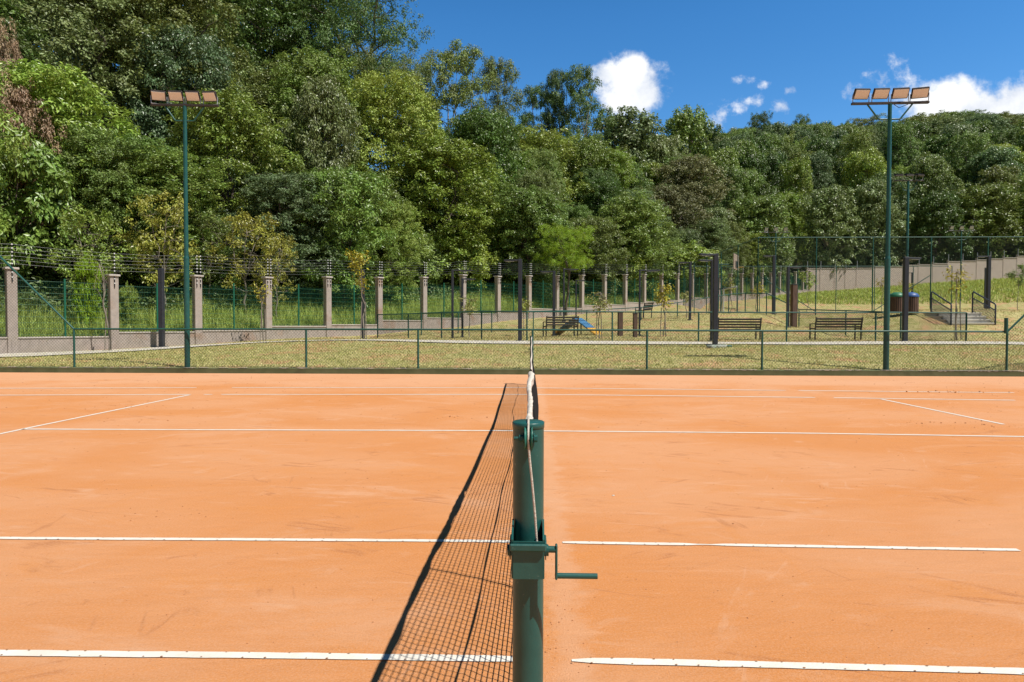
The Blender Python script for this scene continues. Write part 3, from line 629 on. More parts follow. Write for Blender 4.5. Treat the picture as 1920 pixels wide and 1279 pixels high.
# ------------------------------------------------------------------ benches
def bench(loc, rz, L_, label):
    root = empty('park_bench', loc, rz, label, 'bench', 'dark slatted park benches')
    s = MB()
    for i in range(5): s.box((0, .06+i*.10, .43), (L_, .075, .03), None, .006)
    s.build('seat', M['bench'], root)
    s = MB(); tl = R(12)
    for i in range(4): s.box((0, -.02-i*.025, .52+i*.105), (L_, .028, .07), rotx(-tl*-1), .006)
    s.build('backrest', M['bench'], root)
    for x in (-1, 1):
        q = MB(); q.tube([(x*L_*.485, .02, -.03), (x*L_*.485, .01, .42), (x*L_*.485, -.09, .90)], .030, 6); q.build('leg', M['bench'], root)
        q = MB(); q.box((x*L_*.485, .50, .21), (.05, .05, .48), None, .006); q.build('leg', M['bench'], root)
        q = MB(); q.box((x*L_*.485, .26, .455), (.045, .48, .03), None, .006); q.build('seat_bracket', M['bench'], root)
        q = MB(); q.box((x*L_*.485, .24, .64), (.05, .54, .035), None, .006); q.box((x*L_*.485, .50, .54), (.04, .04, .19)); q.build('armrest', M['bench'], root)
bench(at(1386, 26.4), 0, 1.72, 'dark slatted bench behind the lamp post pair, its back to the clay court')
bench(at(1572, 26.4), 0, 1.85, 'dark slatted bench between the brown post and the right floodlight tower')
bench(at(1054, 28.2), R(14), 1.45, 'dark slatted bench in front of the blue and yellow dog ramp')
bench(at(1214, 39.5), R(100), 1.5, 'dark slatted bench far back on the slope near the boundary fence')

# ------------------------------------------------------------------ dog ramp
def dog_ramp():
    g_ = at(1083, 31.0); root = empty('dog_ramp', g_, R(-28), 'blue and yellow A-shaped dog agility ramp on the lawn behind a bench', 'dog ramp')
    W_, Hh, L_ = .95, .80, 1.15
    for s, nm in ((-1, 'ramp_board'), (1, 'ramp_board')):
        a = math.atan2(Hh, L_); ln_ = math.hypot(Hh, L_)
        R_ = np.array([[math.cos(a), 0, s*math.sin(a)], [0, 1, 0], [-s*math.sin(a), 0, math.cos(a)]])
        b = MB()
        b.mat_(0).box(np.array([s*L_*.29, 0, Hh*.71]), (ln_*.58, W_, .05), R_)
        b.mat_(1).box(np.array([s*L_*.79, 0, Hh*.21]), (ln_*.42, W_, .05), R_)
        b.mat_(0)
        for i in range(4): b.box(np.array([s*L_*(.15+.2*i), 0, Hh*(.85-.2*i)])+R_@np.array([0, 0, .035]), (.04, W_*.96, .025), R_)
        b.build(nm, [M['blue'], M['yellow']], root)
    b = MB()
    for y in (-1, 1): b.box((0, y*W_*.4, Hh*.28), (L_*1.3, .04, .04)); b.box((0, y*W_*.42, Hh*.5), (.05, .05, Hh*.9))
    b.build('frame', M['lamp_post'], root)
dog_ramp()
# square wooden posts
def wpost(px, D, ty, w, lab, m='wood'):
    g_ = at(px, D); H = P(px, ty, D)[2]-g_[2]; root = empty('wooden_post', g_, R(8), lab, 'post')
    MB().box((0, 0, H/2-.1), (w, w, H+.2), None, .015).build('post_body', M[m], root)
    MB().box((0, 0, H+.012), (w+.03, w+.03, .03), None, .008).build('post_cap', M['lamp_post'], root)
wpost(1488, 34.5, 534, .27, 'thick square brown wooden post standing on the bank beside a lamp post', 'wood')
wpost(1163, 28.6, 585, .20, 'short square dark bollard post nearer the dog ramp')
wpost(1191, 27.4, 588, .17, 'short square dark bollard post close to the slim lamp post')

# ------------------------------------------------------------------ litter bins
def bins():
    for px, lid, lab in ((1681, 'lidg', 'brown slatted litter bin with green lid'), (1707, 'lidb', 'brown slatted litter bin with blue lid')):
        c = at(px, 31.6); zt = P(px, 557, 31.6)[2]; zb = P(px, 586, 31.6)[2]
        root = empty('litter_bin', (c[0], c[1], c[2]), 0, lab+' standing on the bank behind the lamp post', 'litter bin', 'litter bins on the bank')
        z0, z1 = zb-c[2], zt-c[2]; r_ = .315
        b = MB(); b.cyl((0, 0, z0+.03), (0, 0, z1-.02), r_-.03, n=20); b.build('liner', M['black'], root)
        b = MB()
        for i in range(22):
            a = i*2*math.pi/22; b.box((r_*math.cos(a), r_*math.sin(a), (z0+z1)/2), (.022, .07, z1-z0), rotz(a), .004)
        b.build('slats', M['wood'], root)
        b = MB(); n = 20
        V = [(rr*math.cos(i*2*math.pi/n), rr*math.sin(i*2*math.pi/n), z1+zz) for rr, zz in ((r_+.03, 0), (r_+.035, .05), (r_*.86, .16), (r_*.4, .22)) for i in range(n)]+[(0, 0, z1+.23)]
        F = [(k*n+i, k*n+(i+1) % n, k*n+n+(i+1) % n, k*n+n+i) for k in range(3) for i in range(n)]+[(3*n+i, 3*n+(i+1) % n, 4*n) for i in range(n)]
        b.add(V, F, True).build('lid', M[lid], root)
        b = MB()
        for s in (-1, 1): b.box((s*(r_+.03), 0, (z1-.1)/2), (.04, .05, z1+.3), None, .006)
        b.box((0, 0, z0-.01), (2*r_, .07, .04)); b.build('stand', M['lamp_post'], root)
bins()

# ------------------------------------------------------------------ steps and railings
def steps():
    a, b = P(1783, 612, 29.0), P(1866, 612, 29.0); root = empty('concrete_steps', ((a[0]+b[0])/2, a[1], a[2]), 0, 'pale concrete steps with two side railings climbing to the sports court terrace', 'steps')
    w = b[0]-a[0]; n = 4; ht = P(1800, 587, 31.2)[2]-a[2]
    s = MB()
    for i in range(n):
        s.box((.09*i, i*.42+1.03, ht*(i+1)/n-.54), (w, 2.0, 1.0))
        s.box((.09*i, i*.42+1.0, ht*(i+1)/n-.02), (w+.01, 2.02, .045), None, .008)
    s.build('stair', M['stone'], root)
    for sx, ex in ((-1, 0), (1, 0)):
        x0 = sx*w/2; rl = MB(); p0 = np.array([x0, .0, .98]); p1 = np.array([x0+.40, 2.1, ht+.98])
        rl.tube([p0-(0, .0, .98), p0-(0, 0, .05), p0+(0, .06, 0), p1-(0, .05, 0), p1-(0, 0, .05), p1-(0, 0, 1.0)], .032, 8)
        rl.tube([p0-(0, 0, .28), p1-(0, 0, .28)], .022, 6); rl.tube([p0-(0, 0, .9), p1-(0, 0, .9)], .022, 6)
        ra = rl.build('railing', M['lamp_post'], root)
        L_ = 2.1; f = lambda s_, h: p0-np.array([0, 0, .9])+(p1-p0)*(s_/L_)+np.array([0, 0, h])
        V, F = chain([(0, 0), (L_, 0), (L_, .62), (0, .62)], f, .11, .007, .55); mesh_obj('railing_mesh', V, F, M['lamp_post'], ra)
steps()

# ------------------------------------------------------------------ goal and basketball hoop
def goal():
    a = P(1382, 586, 46.0); a[2] = 2.03; b = P(1356, 584, 49.4); b[2] = 2.03; root = empty('goal', a, 0, 'white football goal frame on the sports court behind the tall fence', 'goal')
    d = b-a; H = 2.0
    MB().tube([(0, 0, 0), (0, 0, H-.04), (d[0]*.02, d[1]*.02, H), (d[0]*.98, d[1]*.98, H), (d[0], d[1], H-.04), (d[0], d[1], 0)], .055, 10).build('goal_frame', M['white'], root)
    n = MB(); n.tube([(0, 0, H-.05), (-.9, .1, H-.1), (-1.1, .1, 0)], .02, 6).tube([(d[0], d[1], H-.05), (d[0]-.9, d[1], H-.1), (d[0]-1.1, d[1], 0)], .02, 6).build('net_support', M['alu'], root)
    A, B = [], []
    e = np.array([-1.0, .1, 0])
    for i in range(13): p = d*i/12; A += [p+(0, 0, H), p+e+(0, 0, H-.1)]; B += [p+e+(0, 0, H-.1), p+e*1.1]
    for i in range(10): h = .1+i*.2; A.append(e*(1.1-.1*h/2)+(0, 0, h)); B.append(d+e*(1.1-.1*h/2)+(0, 0, h))
    V, F = tubes(A, B, .006, None, 3); mesh_obj('goal_net', V, F, M['wire'], root)
goal()
def hoop():
    q = P(1346, 580, 47.0); root = empty('basketball_hoop', (q[0], q[1], 2.03), 0, 'basketball hoop with tan backboard on a green arm behind the charcoal lamp posts', 'basketball hoop')
    c = P(1380, 492, 47.0)-np.array([q[0], q[1], 2.03]); zb = c[2]
    MB().cyl((0, 0, 0), (0, 0, zb+.1), .07, n=12).cyl((0, 0, zb-.15), (c[0]-.08, 0, zb-.15), .05, n=10).build('pole', M['fence_green'], root)
    b = MB(); b.box((c[0], 0, zb+.02), (.05, 1.8, 1.08), rotz(R(-28)), .01); b.build('backboard', mat('tan_board', (.30, .23, .18), (.36, .28, .22), 6, rough=.7), root)
    f = MB(); Rm = rotz(R(-28)); f.box(np.array([c[0], 0, zb-.15])+Rm@np.array([.035, 0, 0]), (.02, .6, .46), Rm).box(np.array([c[0], 0, zb-.12])+Rm@np.array([-.06, 0, 0]), (.06, .12, .8), Rm); f.build('board_bracket', M['lamp_post'], root)
    an = np.linspace(0, 2*math.pi, 20); o = np.array([c[0], 0, zb-.35])+Rm@np.array([.30, 0, 0])
    MB().tube([o+(.225*math.cos(x), .225*math.sin(x), 0) for x in an], .012, 6).build('rim', M['yellow'], root)
hoop()

# ------------------------------------------------------------------ the tennis net and its posts
HP = 1.076; LN = 12.8
def net_post(y, label, near):
    root = empty('net_post', (0, y, 0), 0 if near else math.pi, label, 'net post', 'net posts')
    r_ = .0375; p = MB(); p.cyl((0, 0, -.1), (0, 0, HP-.016), r_, n=48); p.build('tube', M['green'], root)
    c = MB(); n = 48
    V = [(rr*math.cos(i*2*math.pi/n), rr*math.sin(i*2*math.pi/n), z) for rr, z in ((r_*.96, HP-.0165), (r_+.0012, HP-.0145), (r_+.0012, HP-.002), (r_-.0008, HP)) for i in range(n)]
    c.add(V, [(k*n+i, k*n+(i+1) % n, k*n+n+(i+1) % n, k*n+n+i) for k in range(3) for i in range(n)]+[tuple(range(3*n, 4*n))], True); c.build('cap', M['green'], root)
    # pulley: two flared discs on a bolt in front of the tube
    px, py, pz = .0005, -.046, HP-.034
    d = MB(); n = 32
    for s in (-1, 1):
        V = [(px+s*x, py+rr*math.cos(i*2*math.pi/n), pz+rr*math.sin(i*2*math.pi/n)) for x, rr in ((.0035, .012), (.0060, .024), (.0095, .027), (.0085, .020), (.0075, .006)) for i in range(n)]
        d.add(V, [(k*n+i, k*n+(i+1) % n, k*n+n+(i+1) % n, k*n+n+i) if s > 0 else (k*n+(i+1) % n, k*n+i, k*n+n+i, k*n+n+(i+1) % n) for k in range(4) for i in range(n)], True)
    d.cyl((px-.006, py, pz), (px+.006, py, pz), .013, n=24); d.build('pulley', M['pulley'], root)
    b = MB(); b.cyl((px-.034, py, pz), (px+.018, py, pz), .0042, n=12); b.cyl((px-.022, py, pz), (px-.013, py, pz), .0085, n=6, smooth=False).cyl((px+.013, py, pz), (px+.021, py, pz), .0085, n=6, smooth=False); b.cyl((px-.0135, py, pz), (px-.0105, py, pz), .010, n=16)
    b.build('bolt', M['green'], root)
    b = MB()
    for s in (-1, 1): b.box((px+s*.0125, py+.016, pz), (.004, .036, .022), None, .001)
    b.build('pulley_bracket', M['green'], root)
    # winch: an open box of plate steel with side ears
    zt, zb_ = .815, .724; wx = .0362; yf = -.086
    w = MB(); th = .004
    for s in (-1, 1):                    # side plates, cut down towards the front
        x = s*wx; V = [(x-th/2, -.018, zt+.028), (x-th/2, yf, zt), (x-th/2, yf, zb_), (x-th/2, -.005, zb_), (x+th/2, -.018, zt+.028), (x+th/2, yf, zt), (x+th/2, yf, zb_), (x+th/2, -.005, zb_)]
        w.add(V, [(0, 1, 2, 3), (7, 6, 5, 4), (0, 4, 5, 1), (1, 5, 6, 2), (2, 6, 7, 3), (3, 7, 4, 0)])
    w.box((0, yf, (zt+zb_)/2-.002), (2*wx-th, th, zt-zb_-.004)); w.build('winch_box', M['green'], root)
    w = MB(); w.box((0, yf-.0075, zt-.016), (2*wx+.012, .008, .017), None, .003)
    for s in (-1, 1): w.box((s*(wx+.0045), yf*.62, zt-.016), (.005, .062, .017), None, .002)
    w.build('winch_rim', M['green'], root)
    w = MB(); w.cyl((-wx-.012, -.058, zt-.034), (wx+.012, -.058, zt-.034), .013, n=20); w.cyl((-wx-.006, -.058, zt-.034), (-wx-.004, -.058, zt-.034), .022, n=20).cyl((wx+.004, -.058, zt-.034), (wx+.006, -.058, zt-.034), .022, n=20); w.build('winch_drum', M['green'], root)
    k = MB(); zs = zt-.030; k.cyl((wx+.006, -.062, zs), (wx+.031, -.062, zs), .0078, n=20); k.cyl((wx+.006, -.062, zs), (wx+.010, -.062, zs), .012, n=20)
    k.box((wx+.030, -.062, zs-.029), (.0055, .017, .082), None, .002); ko = k.build('crank', M['green'], root)
    h = MB(); h.cyl((wx+.027, -.062, zs-.062), (wx+.126, -.062, zs-.062), .0066, n=20); h.build('crank_handle', M['green'], ko)
    return root
net_post(0, 'near green steel net post with pulley, winch box and crank handle', True)
net_post(LN, 'far green net post at the other end of the net by the court edge', False)

def tennis_net():
    root = empty('tennis_net', (0, 0, 0), 0, 'black tennis net with bunched white top band stretched across the clay court', 'tennis net')
    y0, y1 = .10, LN-.10; L_ = y1-y0; rnd = np.random.RandomState(3)
    top = lambda y: .905+.135*np.abs((y-LN/2)/(LN/2))**1.25
    bulge = lambda y, h: (.075*np.sin(math.pi*np.clip(h, 0, 1))*np.exp(-((y-4.2)/2.4)**2)+.02*np.sin(math.pi*np.clip(h, 0, 1))*np.sin(y*1.3))
    def pt(y, h): z = .03+(top(y)-.03)*h; return np.stack([bulge(y, h)+0*y, y+.004*np.sin(h*23+y*5), z], -1)
    A, B = [], []
    ys = np.arange(y0, y1, .039); hs = np.linspace(0, 1, 25)
    jit = rnd.uniform(-.004, .004, (len(ys), len(hs)))
    GX = np.stack([pt(np.full(len(hs), y)+jit[i], hs) for i, y in enumerate(ys)])
    A = GX[:, :-1].reshape(-1, 3); B = GX[:, 1:].reshape(-1, 3); A2 = GX[:-1].reshape(-1, 3); B2 = GX[1:].reshape(-1, 3)
    V, F = tubes(np.r_[A, A2], np.r_[B, B2], .0021, None, 4); mesh_obj('net_mesh', V, F, M['cord'], root)
    yy = np.linspace(y0, y1, 160)
    m = MB(); m.tube(pt(yy, .50+.012*np.sin(yy*4)), .0048, 6); m.build('middle_cord', M['cord'], root)
    m = MB(); m.tube(pt(yy, .005+0*yy), .004, 6); m.build('bottom_cord', M['cord'], root)
    for ye in (y0, 1.60, LN/2, LN-1.55, y1):
        hh = np.linspace(0, .98, 12); m = MB(); m.tube(pt(np.full(12, ye), hh)+np.array([.002, 0, 0]), (.0065 if ye != LN/2 else .014), 6); m.build('net_seam' if ye != LN/2 else 'centre_strap', M['cord'], root)
    # canvas cover bunched on the cable, then a slim band
    n = 150; yb = np.linspace(.075, 3.3, n); k = 18; Vb = []
    fold = np.interp(yb, [.075, .13, .25, .6, 1.2, 2.2, 2.8, 3.1, 3.3], [.008, .0115, .0085, .0085, .0095, .015, .020, .019, .009])
    hang = np.interp(yb, [.075, .15, .3, .8, 1.6, 2.4, 3.3], [.026, .034, .036, .040, .042, .042, .034])
    for i, y in enumerate(yb):
        zc = float(top(y))+float(np.interp(y, [0, 2.2, 3.3], [.020, .016, -.004])); w = fold[i]
        for j in range(k):
            a = 2*math.pi*j/k; rr = 1+.14*math.sin(a*3+y*9)+.10*math.sin(y*37+a*2)+rnd.uniform(-.05, .05)
            z = math.sin(a); zz = zc+(z*w*.9 if z > 0 else z*hang[i]*(1+.12*math.sin(y*17)))
            side = .006*math.sin(y*3.1)+(.007*math.sin(y*9+1) if z < -.4 else 0)
            Vb.append((math.cos(a)*w*rr*(1 if z > 0 else .85)+side*np.interp(y, [0, .5, 2], [.2, .5, 1]), y, zz))
    Fb = [(i*k+j, i*k+(j+1) % k, (i+1)*k+(j+1) % k, (i+1)*k+j) for i in range(n-1) for j in range(k)]
    b = MB(); b.add(Vb, Fb, True); b.build('canvas_band', M['canvas'], root)
    yb = np.linspace(3.25, LN-.1, 60); b = MB(); k = 8; Vb = []
    for y in yb:
        zc = float(top(y))
        for j in range(k): a = 2*math.pi*j/k; Vb.append((math.cos(a)*.009+.004*math.sin(y*2), y, zc-.005+math.sin(a)*.034))
    b.add(Vb, [(i*k+j, i*k+(j+1) % k, (i+1)*k+(j+1) % k, (i+1)*k+j) for i in range(59) for j in range(k)], True); b.build('top_band', M['canvas'], root)
    # steel rope from the band over the pulley down into the winch
    pz = HP-.034; rp = [(0, .11, top(.11)+.02), (0, .04, HP+.004), (0, 0, HP+.005), (0, -.034, HP+.003)]
    rp += [(.0, -.046-.0185*math.sin(a)*.9, pz+.019*math.cos(a)) for a in np.linspace(.35, 1.7, 7)]
    rp += [(.0035, -.0665, HP-.08), (.0095, -.068, .94), (.0160, -.0695, .87), (.0215, -.071, .79)]
    m = MB(); m.tube(rp, .0027, 8); m.build('rope', M['rope'], root)
tennis_net()

# ------------------------------------------------------------------ loose bits of clay and grit
def crumbs():
    rnd = np.random.RandomState(5); V, F, n = [], [], 0
    def put(x, y, s):
        nonlocal n
        b = rnd.uniform(-1, 1, (6, 3))*.25+np.array([[1, 0, 0], [-1, 0, 0], [0, 1, 0], [0, -1, 0], [0, 0, 1], [0, 0, -1]])
        V.append(b*s*np.array([1, 1, .6])+np.array([x, y, s*.3])); F.extend([(a+n, c+n, e+n) for a, c, e in ((0, 2, 4), (2, 1, 4), (1, 3, 4), (3, 0, 4), (2, 0, 5), (1, 2, 5), (3, 1, 5), (0, 3, 5))]); n += 6
    for px, py, sx, sy, k, s in ((1045, 1130, .05, .35, 90, .0026), (1040, 1230, .08, .1, 60, .0028), (1080, 900, .3, .6, 40, .003), (285, 965, .16, .09, 34, .0042), (330, 965, .12, .1, 20, .004), (845, 783, .2, .1, 26, .009),
                              (330, 765, .9, .14, 60, .008), (240, 790, .5, .1, 34, .008), (1755, 793, .45, .12, 40, .009), (1820, 800, .4, .14, 30, .009), (690, 905, .5, .3, 40, .004), (1600, 900, 1.0, .8, 90, .004), (1500, 1160, .5, .4, 90, .0028), (500, 1140, .5, .4, 60, .0026), (1780, 735, .5, .1, 40, .015), (1300, 960, 1.2, .8, 80, .003)):
        c = Pz(px, py)
        for _ in range(k): put(c[0]+rnd.normal()*sx, c[1]+rnd.normal()*sy, s*(.35+1.5*rnd.rand()**3))
    for _ in range(900):
        y = -1+16*rnd.rand()**1.3; put(rnd.uniform(-1, 1)*(1.5+y*.85), y, rnd.uniform(.0010, .0030)*(1+y*.25))
    mesh_obj('clay_crumbs', np.concatenate(V), np.array(F), mat('clay_crumb', (.46, .19, .075), (.34, .14, .055), 40, rough=.95))['kind'] = 'stuff'
    c = Pz(1150, 930); b = MB(); b.box((c[0], c[1], .004), (.022, .012, .006), rotz(.5), .002)
    tag(b.build('paper_scrap', M['canvas']), 'tiny pale scrap lying on the clay right of the near net post', 'scrap')
crumbs()

# ------------------------------------------------------------------ leaves
def leaves(cen, out, n, L_, W_, rnd, droop=.25, spread=1.0):
    """diamond leaves at points cen facing the directions out"""
    N = len(cen); nr = out*.75+np.array([0, 0, .40])+rnd.normal(0, .42, (N, 3))*spread; nr /= np.linalg.norm(nr, axis=1, keepdims=True)
    d = out*.5+rnd.normal(0, .8, (N, 3))-np.array([0, 0, droop]); d -= nr*(d*nr).sum(1, keepdims=True); d /= np.maximum(np.linalg.norm(d, axis=1, keepdims=True), 1e-6)
    s = np.cross(nr, d); l = (L_*rnd.uniform(.6, 1.25, N))[:, None]; w = (W_*rnd.uniform(.7, 1.2, N))[:, None]
    V = np.stack([cen, cen+d*l*.45+s*w*.5+nr*w*.12, cen+d*l-nr*l*.08, cen+d*l*.45-s*w*.5+nr*w*.12], 1).reshape(-1, 3)
    F = np.arange(4*N).reshape(-1, 4); return V, F
def sprigs(lobes, nspr, per, srad, rnd, flat=1.0, hollow=.55, under=.25):
    """leaf anchor points gathered in tufts of uneven size over the outside of the lobes"""
    C_, O_, Q = [], [], []; tot = sum(l[3]*l[4] for l in lobes)
    for (x, y, z, rx, rz) in lobes:
        k = max(4, int(nspr*rx*rz/tot)); d = rnd.normal(0, 1, (k, 3)); d /= np.linalg.norm(d, axis=1, keepdims=True)
        d = d[(d[:, 2] > -under) | (rnd.rand(k) < .25)]; k = len(d)
        rr = hollow+(1-hollow)*rnd.rand(k)**.5; rr *= 1+.16*rnd.normal(0, 1, k)
        c = np.array([x, y, z])+d*rr[:, None]*np.array([rx, rx, rz])
        o = d/np.array([rx, rx, rz]); o /= np.linalg.norm(o, axis=1, keepdims=True); tone = rnd.rand(k)
        sz = srad*rnd.uniform(.55, 1.35, k); m = np.maximum(3, (per*(sz/srad)**2).astype(int)); ix = np.repeat(np.arange(k), m); n = len(ix)
        q = rnd.normal(0, 1, (n, 3)); q /= np.linalg.norm(q, axis=1, keepdims=True); q[:, 2] = np.where(q[:, 2] < -.45, -q[:, 2], q[:, 2])
        off = q*(rnd.rand(n)**.45)[:, None]*sz[ix][:, None]*np.array([1.05, 1.05, max(flat, .95)])
        C_.append(c[ix]+off); oo = o[ix]*.45+q*.75; oo /= np.linalg.norm(oo, axis=1, keepdims=True); O_.append(oo); Q.append(tone[ix])
    return np.concatenate(C_), np.concatenate(O_), np.concatenate(Q)
def lv_of(tone, rnd):
    N = len(tone); return np.stack([np.clip(.35*tone+.65*rnd.rand(N), 0, 1), np.clip(.5*tone+.5*rnd.rand(N), 0, 1), np.zeros(N)], 1)
def limb(b, p0, p1, r0_, r1_, rnd, bend=.12, k=6, n=7):
    p0 = np.array(p0, float); p1 = np.array(p1, float); L_ = np.linalg.norm(p1-p0); o = rnd.normal(0, bend*L_, 3); t = np.linspace(0, 1, k)[:, None]
    pts = p0+(p1-p0)*t+o*np.sin(t*math.pi)*.6+rnd.normal(0, .02*L_, (k, 3))*(t*(1-t)*4); b.tube(pts, np.linspace(r0_, r1_, k), n); return pts
def make_kind(name, seed, H, Wd, nl, nspr, per, L_, W_, base=.15, top_flat=.7, srad=.30, style='broad', bark='bark', leafm='leaf', droop=.25, tr=.16, hollow=.55, tw=0, under=.25):
    rnd = np.random.RandomState(seed); lobes = []; b = MB()
    if style == 'umbrella':
        for i in range(nl):
            z = H*(.55+.45*(i+.5)/nl); f = 1-.45*abs((i+.5)/nl-.45); a = i*2.4+rnd.rand(); rr = Wd/2*f*(.25+.6*rnd.rand())
            lobes.append((rr*math.cos(a), rr*math.sin(a), z, Wd*rnd.uniform(.16, .24), H*.045*rnd.uniform(.8, 1.3)))
    elif style == 'column':
        for i in range(nl):
            z = H*(base+(1-base)*(i+.5)/nl); f = math.sin(math.pi*min(.95, .22+.7*(i+.5)/nl))**.6; a = i*2.4+rnd.rand()*.8; rr = Wd/2*f*rnd.uniform(.25, .7); s = Wd*rnd.uniform(.17, .27)
            lobes.append((rr*math.cos(a), rr*math.sin(a), min(z, H-s*.8), s, s*top_flat*1.1))
    else:
        for i in range(nl):
            t = (i+.5)/nl; z = H*(base+(1-base)*t**.85); f = math.sqrt(max(.05, 1-(max(0, (t-.35)/.65))**2))*min(1, .55+t*1.3)
            a = i*2.399+rnd.rand()*.7; rr = Wd/2*f*rnd.uniform(.35, .80); s = Wd*rnd.uniform(.13, .23)*(1 if style != 'open' else .75)
            lobes.append((rr*math.cos(a), rr*math.sin(a), min(z, H-s*top_flat*.9), s, s*top_flat))
    fork = H*(.35 if style != 'umbrella' else .45)
    tp = limb(b, (0, 0, -.8), (rnd.normal(0, .03)*H, rnd.normal(0, .03)*H, fork), tr, tr*.75, rnd, .03, 6, 9)
    mains = []
    for q in range(4 if style != 'column' else 2):
        a = q*1.7+rnd.rand(); e = np.array([math.cos(a)*Wd*.18, math.sin(a)*Wd*.18, H*rnd.uniform(.70, .88)]); mains.append(limb(b, tp[-1], e, tr*.62, tr*.2, rnd, .08, 7, 7))
    ap = np.concatenate(mains+[tp[2:]])
    for (x, y, z, rx, rz) in lobes:
        c = np.array([x, y, z-rz*.3]); dd = np.linalg.norm(ap-c, axis=1)+np.where(ap[:, 2] > z, 2.0, 0); limb(b, ap[dd.argmin()], c, tr*.26, tr*.07, rnd, .10, 6, 5)
        for _ in range(tw):
            v = rnd.normal(0, 1, 3); v[2] = abs(v[2])*.6; v /= np.linalg.norm(v); limb(b, c, c+v*np.array([rx, rx, rz])*1.05, tr*.07, tr*.025, rnd, .1, 4, 4)
    c, o, tone = sprigs(lobes, nspr, per, srad, rnd, .6, hollow, under)
    V, F = leaves(c, o, 0, L_, W_, rnd, droop)
    tr_o = b.build('trunk', M[bark]); cr_o = mesh_obj('crown', V, F, M[leafm], lv=lv_of(tone, rnd))
    tm, cm = tr_o.data, cr_o.data; bpy.data.objects.remove(tr_o); bpy.data.objects.remove(cr_o)
    return dict(name=name, H=H, W=Wd, trunk=tm, crown=cm)
K = {}
K['broad'] = [make_kind('broad', s, 11, 8.5, 34, 1750, 42, .20, .11, .02, .8, .36) for s in (1, 2, 3)]
K['droopy'] = [make_kind('droopy', s, 11, 9, 30, 1200, 46, .29, .11, .03, .75, .42, droop=.9) for s in (11, 12)]
K['fine'] = [make_kind('fine', s, 11, 8, 38, 2100, 44, .15, .092, .02, .85, .30, leafm='leafmatte') for s in (21, 22, 23)]
K['umbrella'] = [make_kind('umbrella', s, 14, 12, 26, 700, 70, .15, .075, .5, .3, .46, style='umbrella', leafm='leafmatte', tr=.24, hollow=.2, under=1) for s in (31, 32)]
K['open'] = [make_kind('open', s, 13, 8, 26, 600, 64, .17, .09, .30, .7, .40, style='open', bark='palebark', leafm='leafmatte', tr=.15, hollow=.3, tw=2) for s in (41, 42)]
K['column'] = [make_kind('column', s, 14, 7, 36, 1600, 46, .19, .10, .02, .9, .36, style='column', tr=.18) for s in (51, 52)]
K['shrub'] = [make_kind('shrub', s, 4.5, 4, 18, 230, 26, .15, .075, .25, .7, .22, bark='palebark', tr=.06, hollow=.3, tw=6, droop=.1) for s in (61, 62)]
K['bush'] = [make_kind('bush', s, 3, 4, 16, 320, 52, .17, .09, .08, .75, .26, tr=.05) for s in (71, 72)]
K['dead'] = [make_kind('dead', s, 8, 6, 26, 460, 56, .20, .08, .2, .9, .38, style='column', leafm='leafmatte', bark='palebark', droop=1.1, tw=3) for s in (81,)]
K['far'] = [make_kind('far', s, 11, 8.5, 34, 900, 34, .28, .18, .03, .8, .46) for s in (91, 92, 93, 94)]
K['farfine'] = [make_kind('farfine', s, 12, 8.5, 42, 1150, 32, .22, .15, .03, .75, .38, leafm='leafmatte') for s in (101, 102)]
K['farumb'] = [make_kind('farumb', s, 13, 10, 24, 300, 56, .26, .13, .5, .3, .55, style='umbrella', leafm='leafmatte', hollow=.2, under=1) for s in (111,)]

TONE = dict(deep=(.100, .162, .034), mid=(.165, .240, .048), grey=(.205, .255, .092), bright=(.245, .325, .054), yellow=(.27, .285, .05), olive=(.175, .215, .050), brown=(.40, .29, .20), lime=(.20, .30, .012), dusty=(.165, .182, .086), blue=(.140, .205, .075))
TW = dict(deep='deep green', mid='mid green', grey='grey green', bright='bright green', yellow='yellow green', olive='olive green', brown='dry brown', lime='vivid lime green', dusty='dusty brownish green', blue='bluish green')
KW = dict(broad='rounded leafy tree', droopy='tree with drooping leaf sprays', fine='dense fine-leaved tree', umbrella='tall flat-topped layered tree', open='open airy tree with pale limbs', column='tall narrow leafy tree', shrub='sparse twiggy small tree', bush='low leafy bush', dead='curtain of withered leaves on a tree', far='rounded tree', farfine='dense tree', farumb='flat-topped tree')
NM = dict(shrub='small_tree', bush='bush', dead='withered_tree')
rt_ = random.Random(77)
nth = ['first', 'second', 'third', 'fourth', 'fifth', 'sixth', 'seventh', 'eighth', 'ninth', 'tenth', 'eleventh', 'twelfth', 'thirteenth', 'fourteenth', 'fifteenth', 'sixteenth', 'seventeenth', 'eighteenth']
placed = []
def plant(kind, tone, x, y, h, w, label, group=None, cat='tree', z=None, var=None, rz=None):
    ks = K[kind]; k = ks[rt_.randrange(len(ks)) if var is None else var % len(ks)]
    z = g1(x, y) if z is None else z
    o = empty(NM.get(kind, 'forest_tree'), (x, y, z-.05), rt_.random()*6.28 if rz is None else rz, label, 'bush' if kind == 'bush' else cat, group)
    o.scale = (w/k['W'], w/k['W'], h/k['H'])
    for nm in ('trunk', 'crown'):
        c = bpy.data.objects.new(nm, k[nm]); C.objects.link(c); c.parent = o
        if nm == 'crown':
            t = TONE[tone]; j = rt_.uniform(.82, 1.2); c.color = (t[0]*j*rt_.uniform(.92, 1.08), t[1]*j, t[2]*j*rt_.uniform(.85, 1.15), 1)
    placed.append((x, y, w)); return o
def hand(px, ty, D, wpx, kind, tone, label, **kw):
    p = P(px, 600, D); x, y = p[0], p[1]; z = g1(x, y); zt = P(px, ty, D)[2]; return plant(kind, tone, x, y, max(1.0, zt-z), wpx*D/FPX, label, **kw)

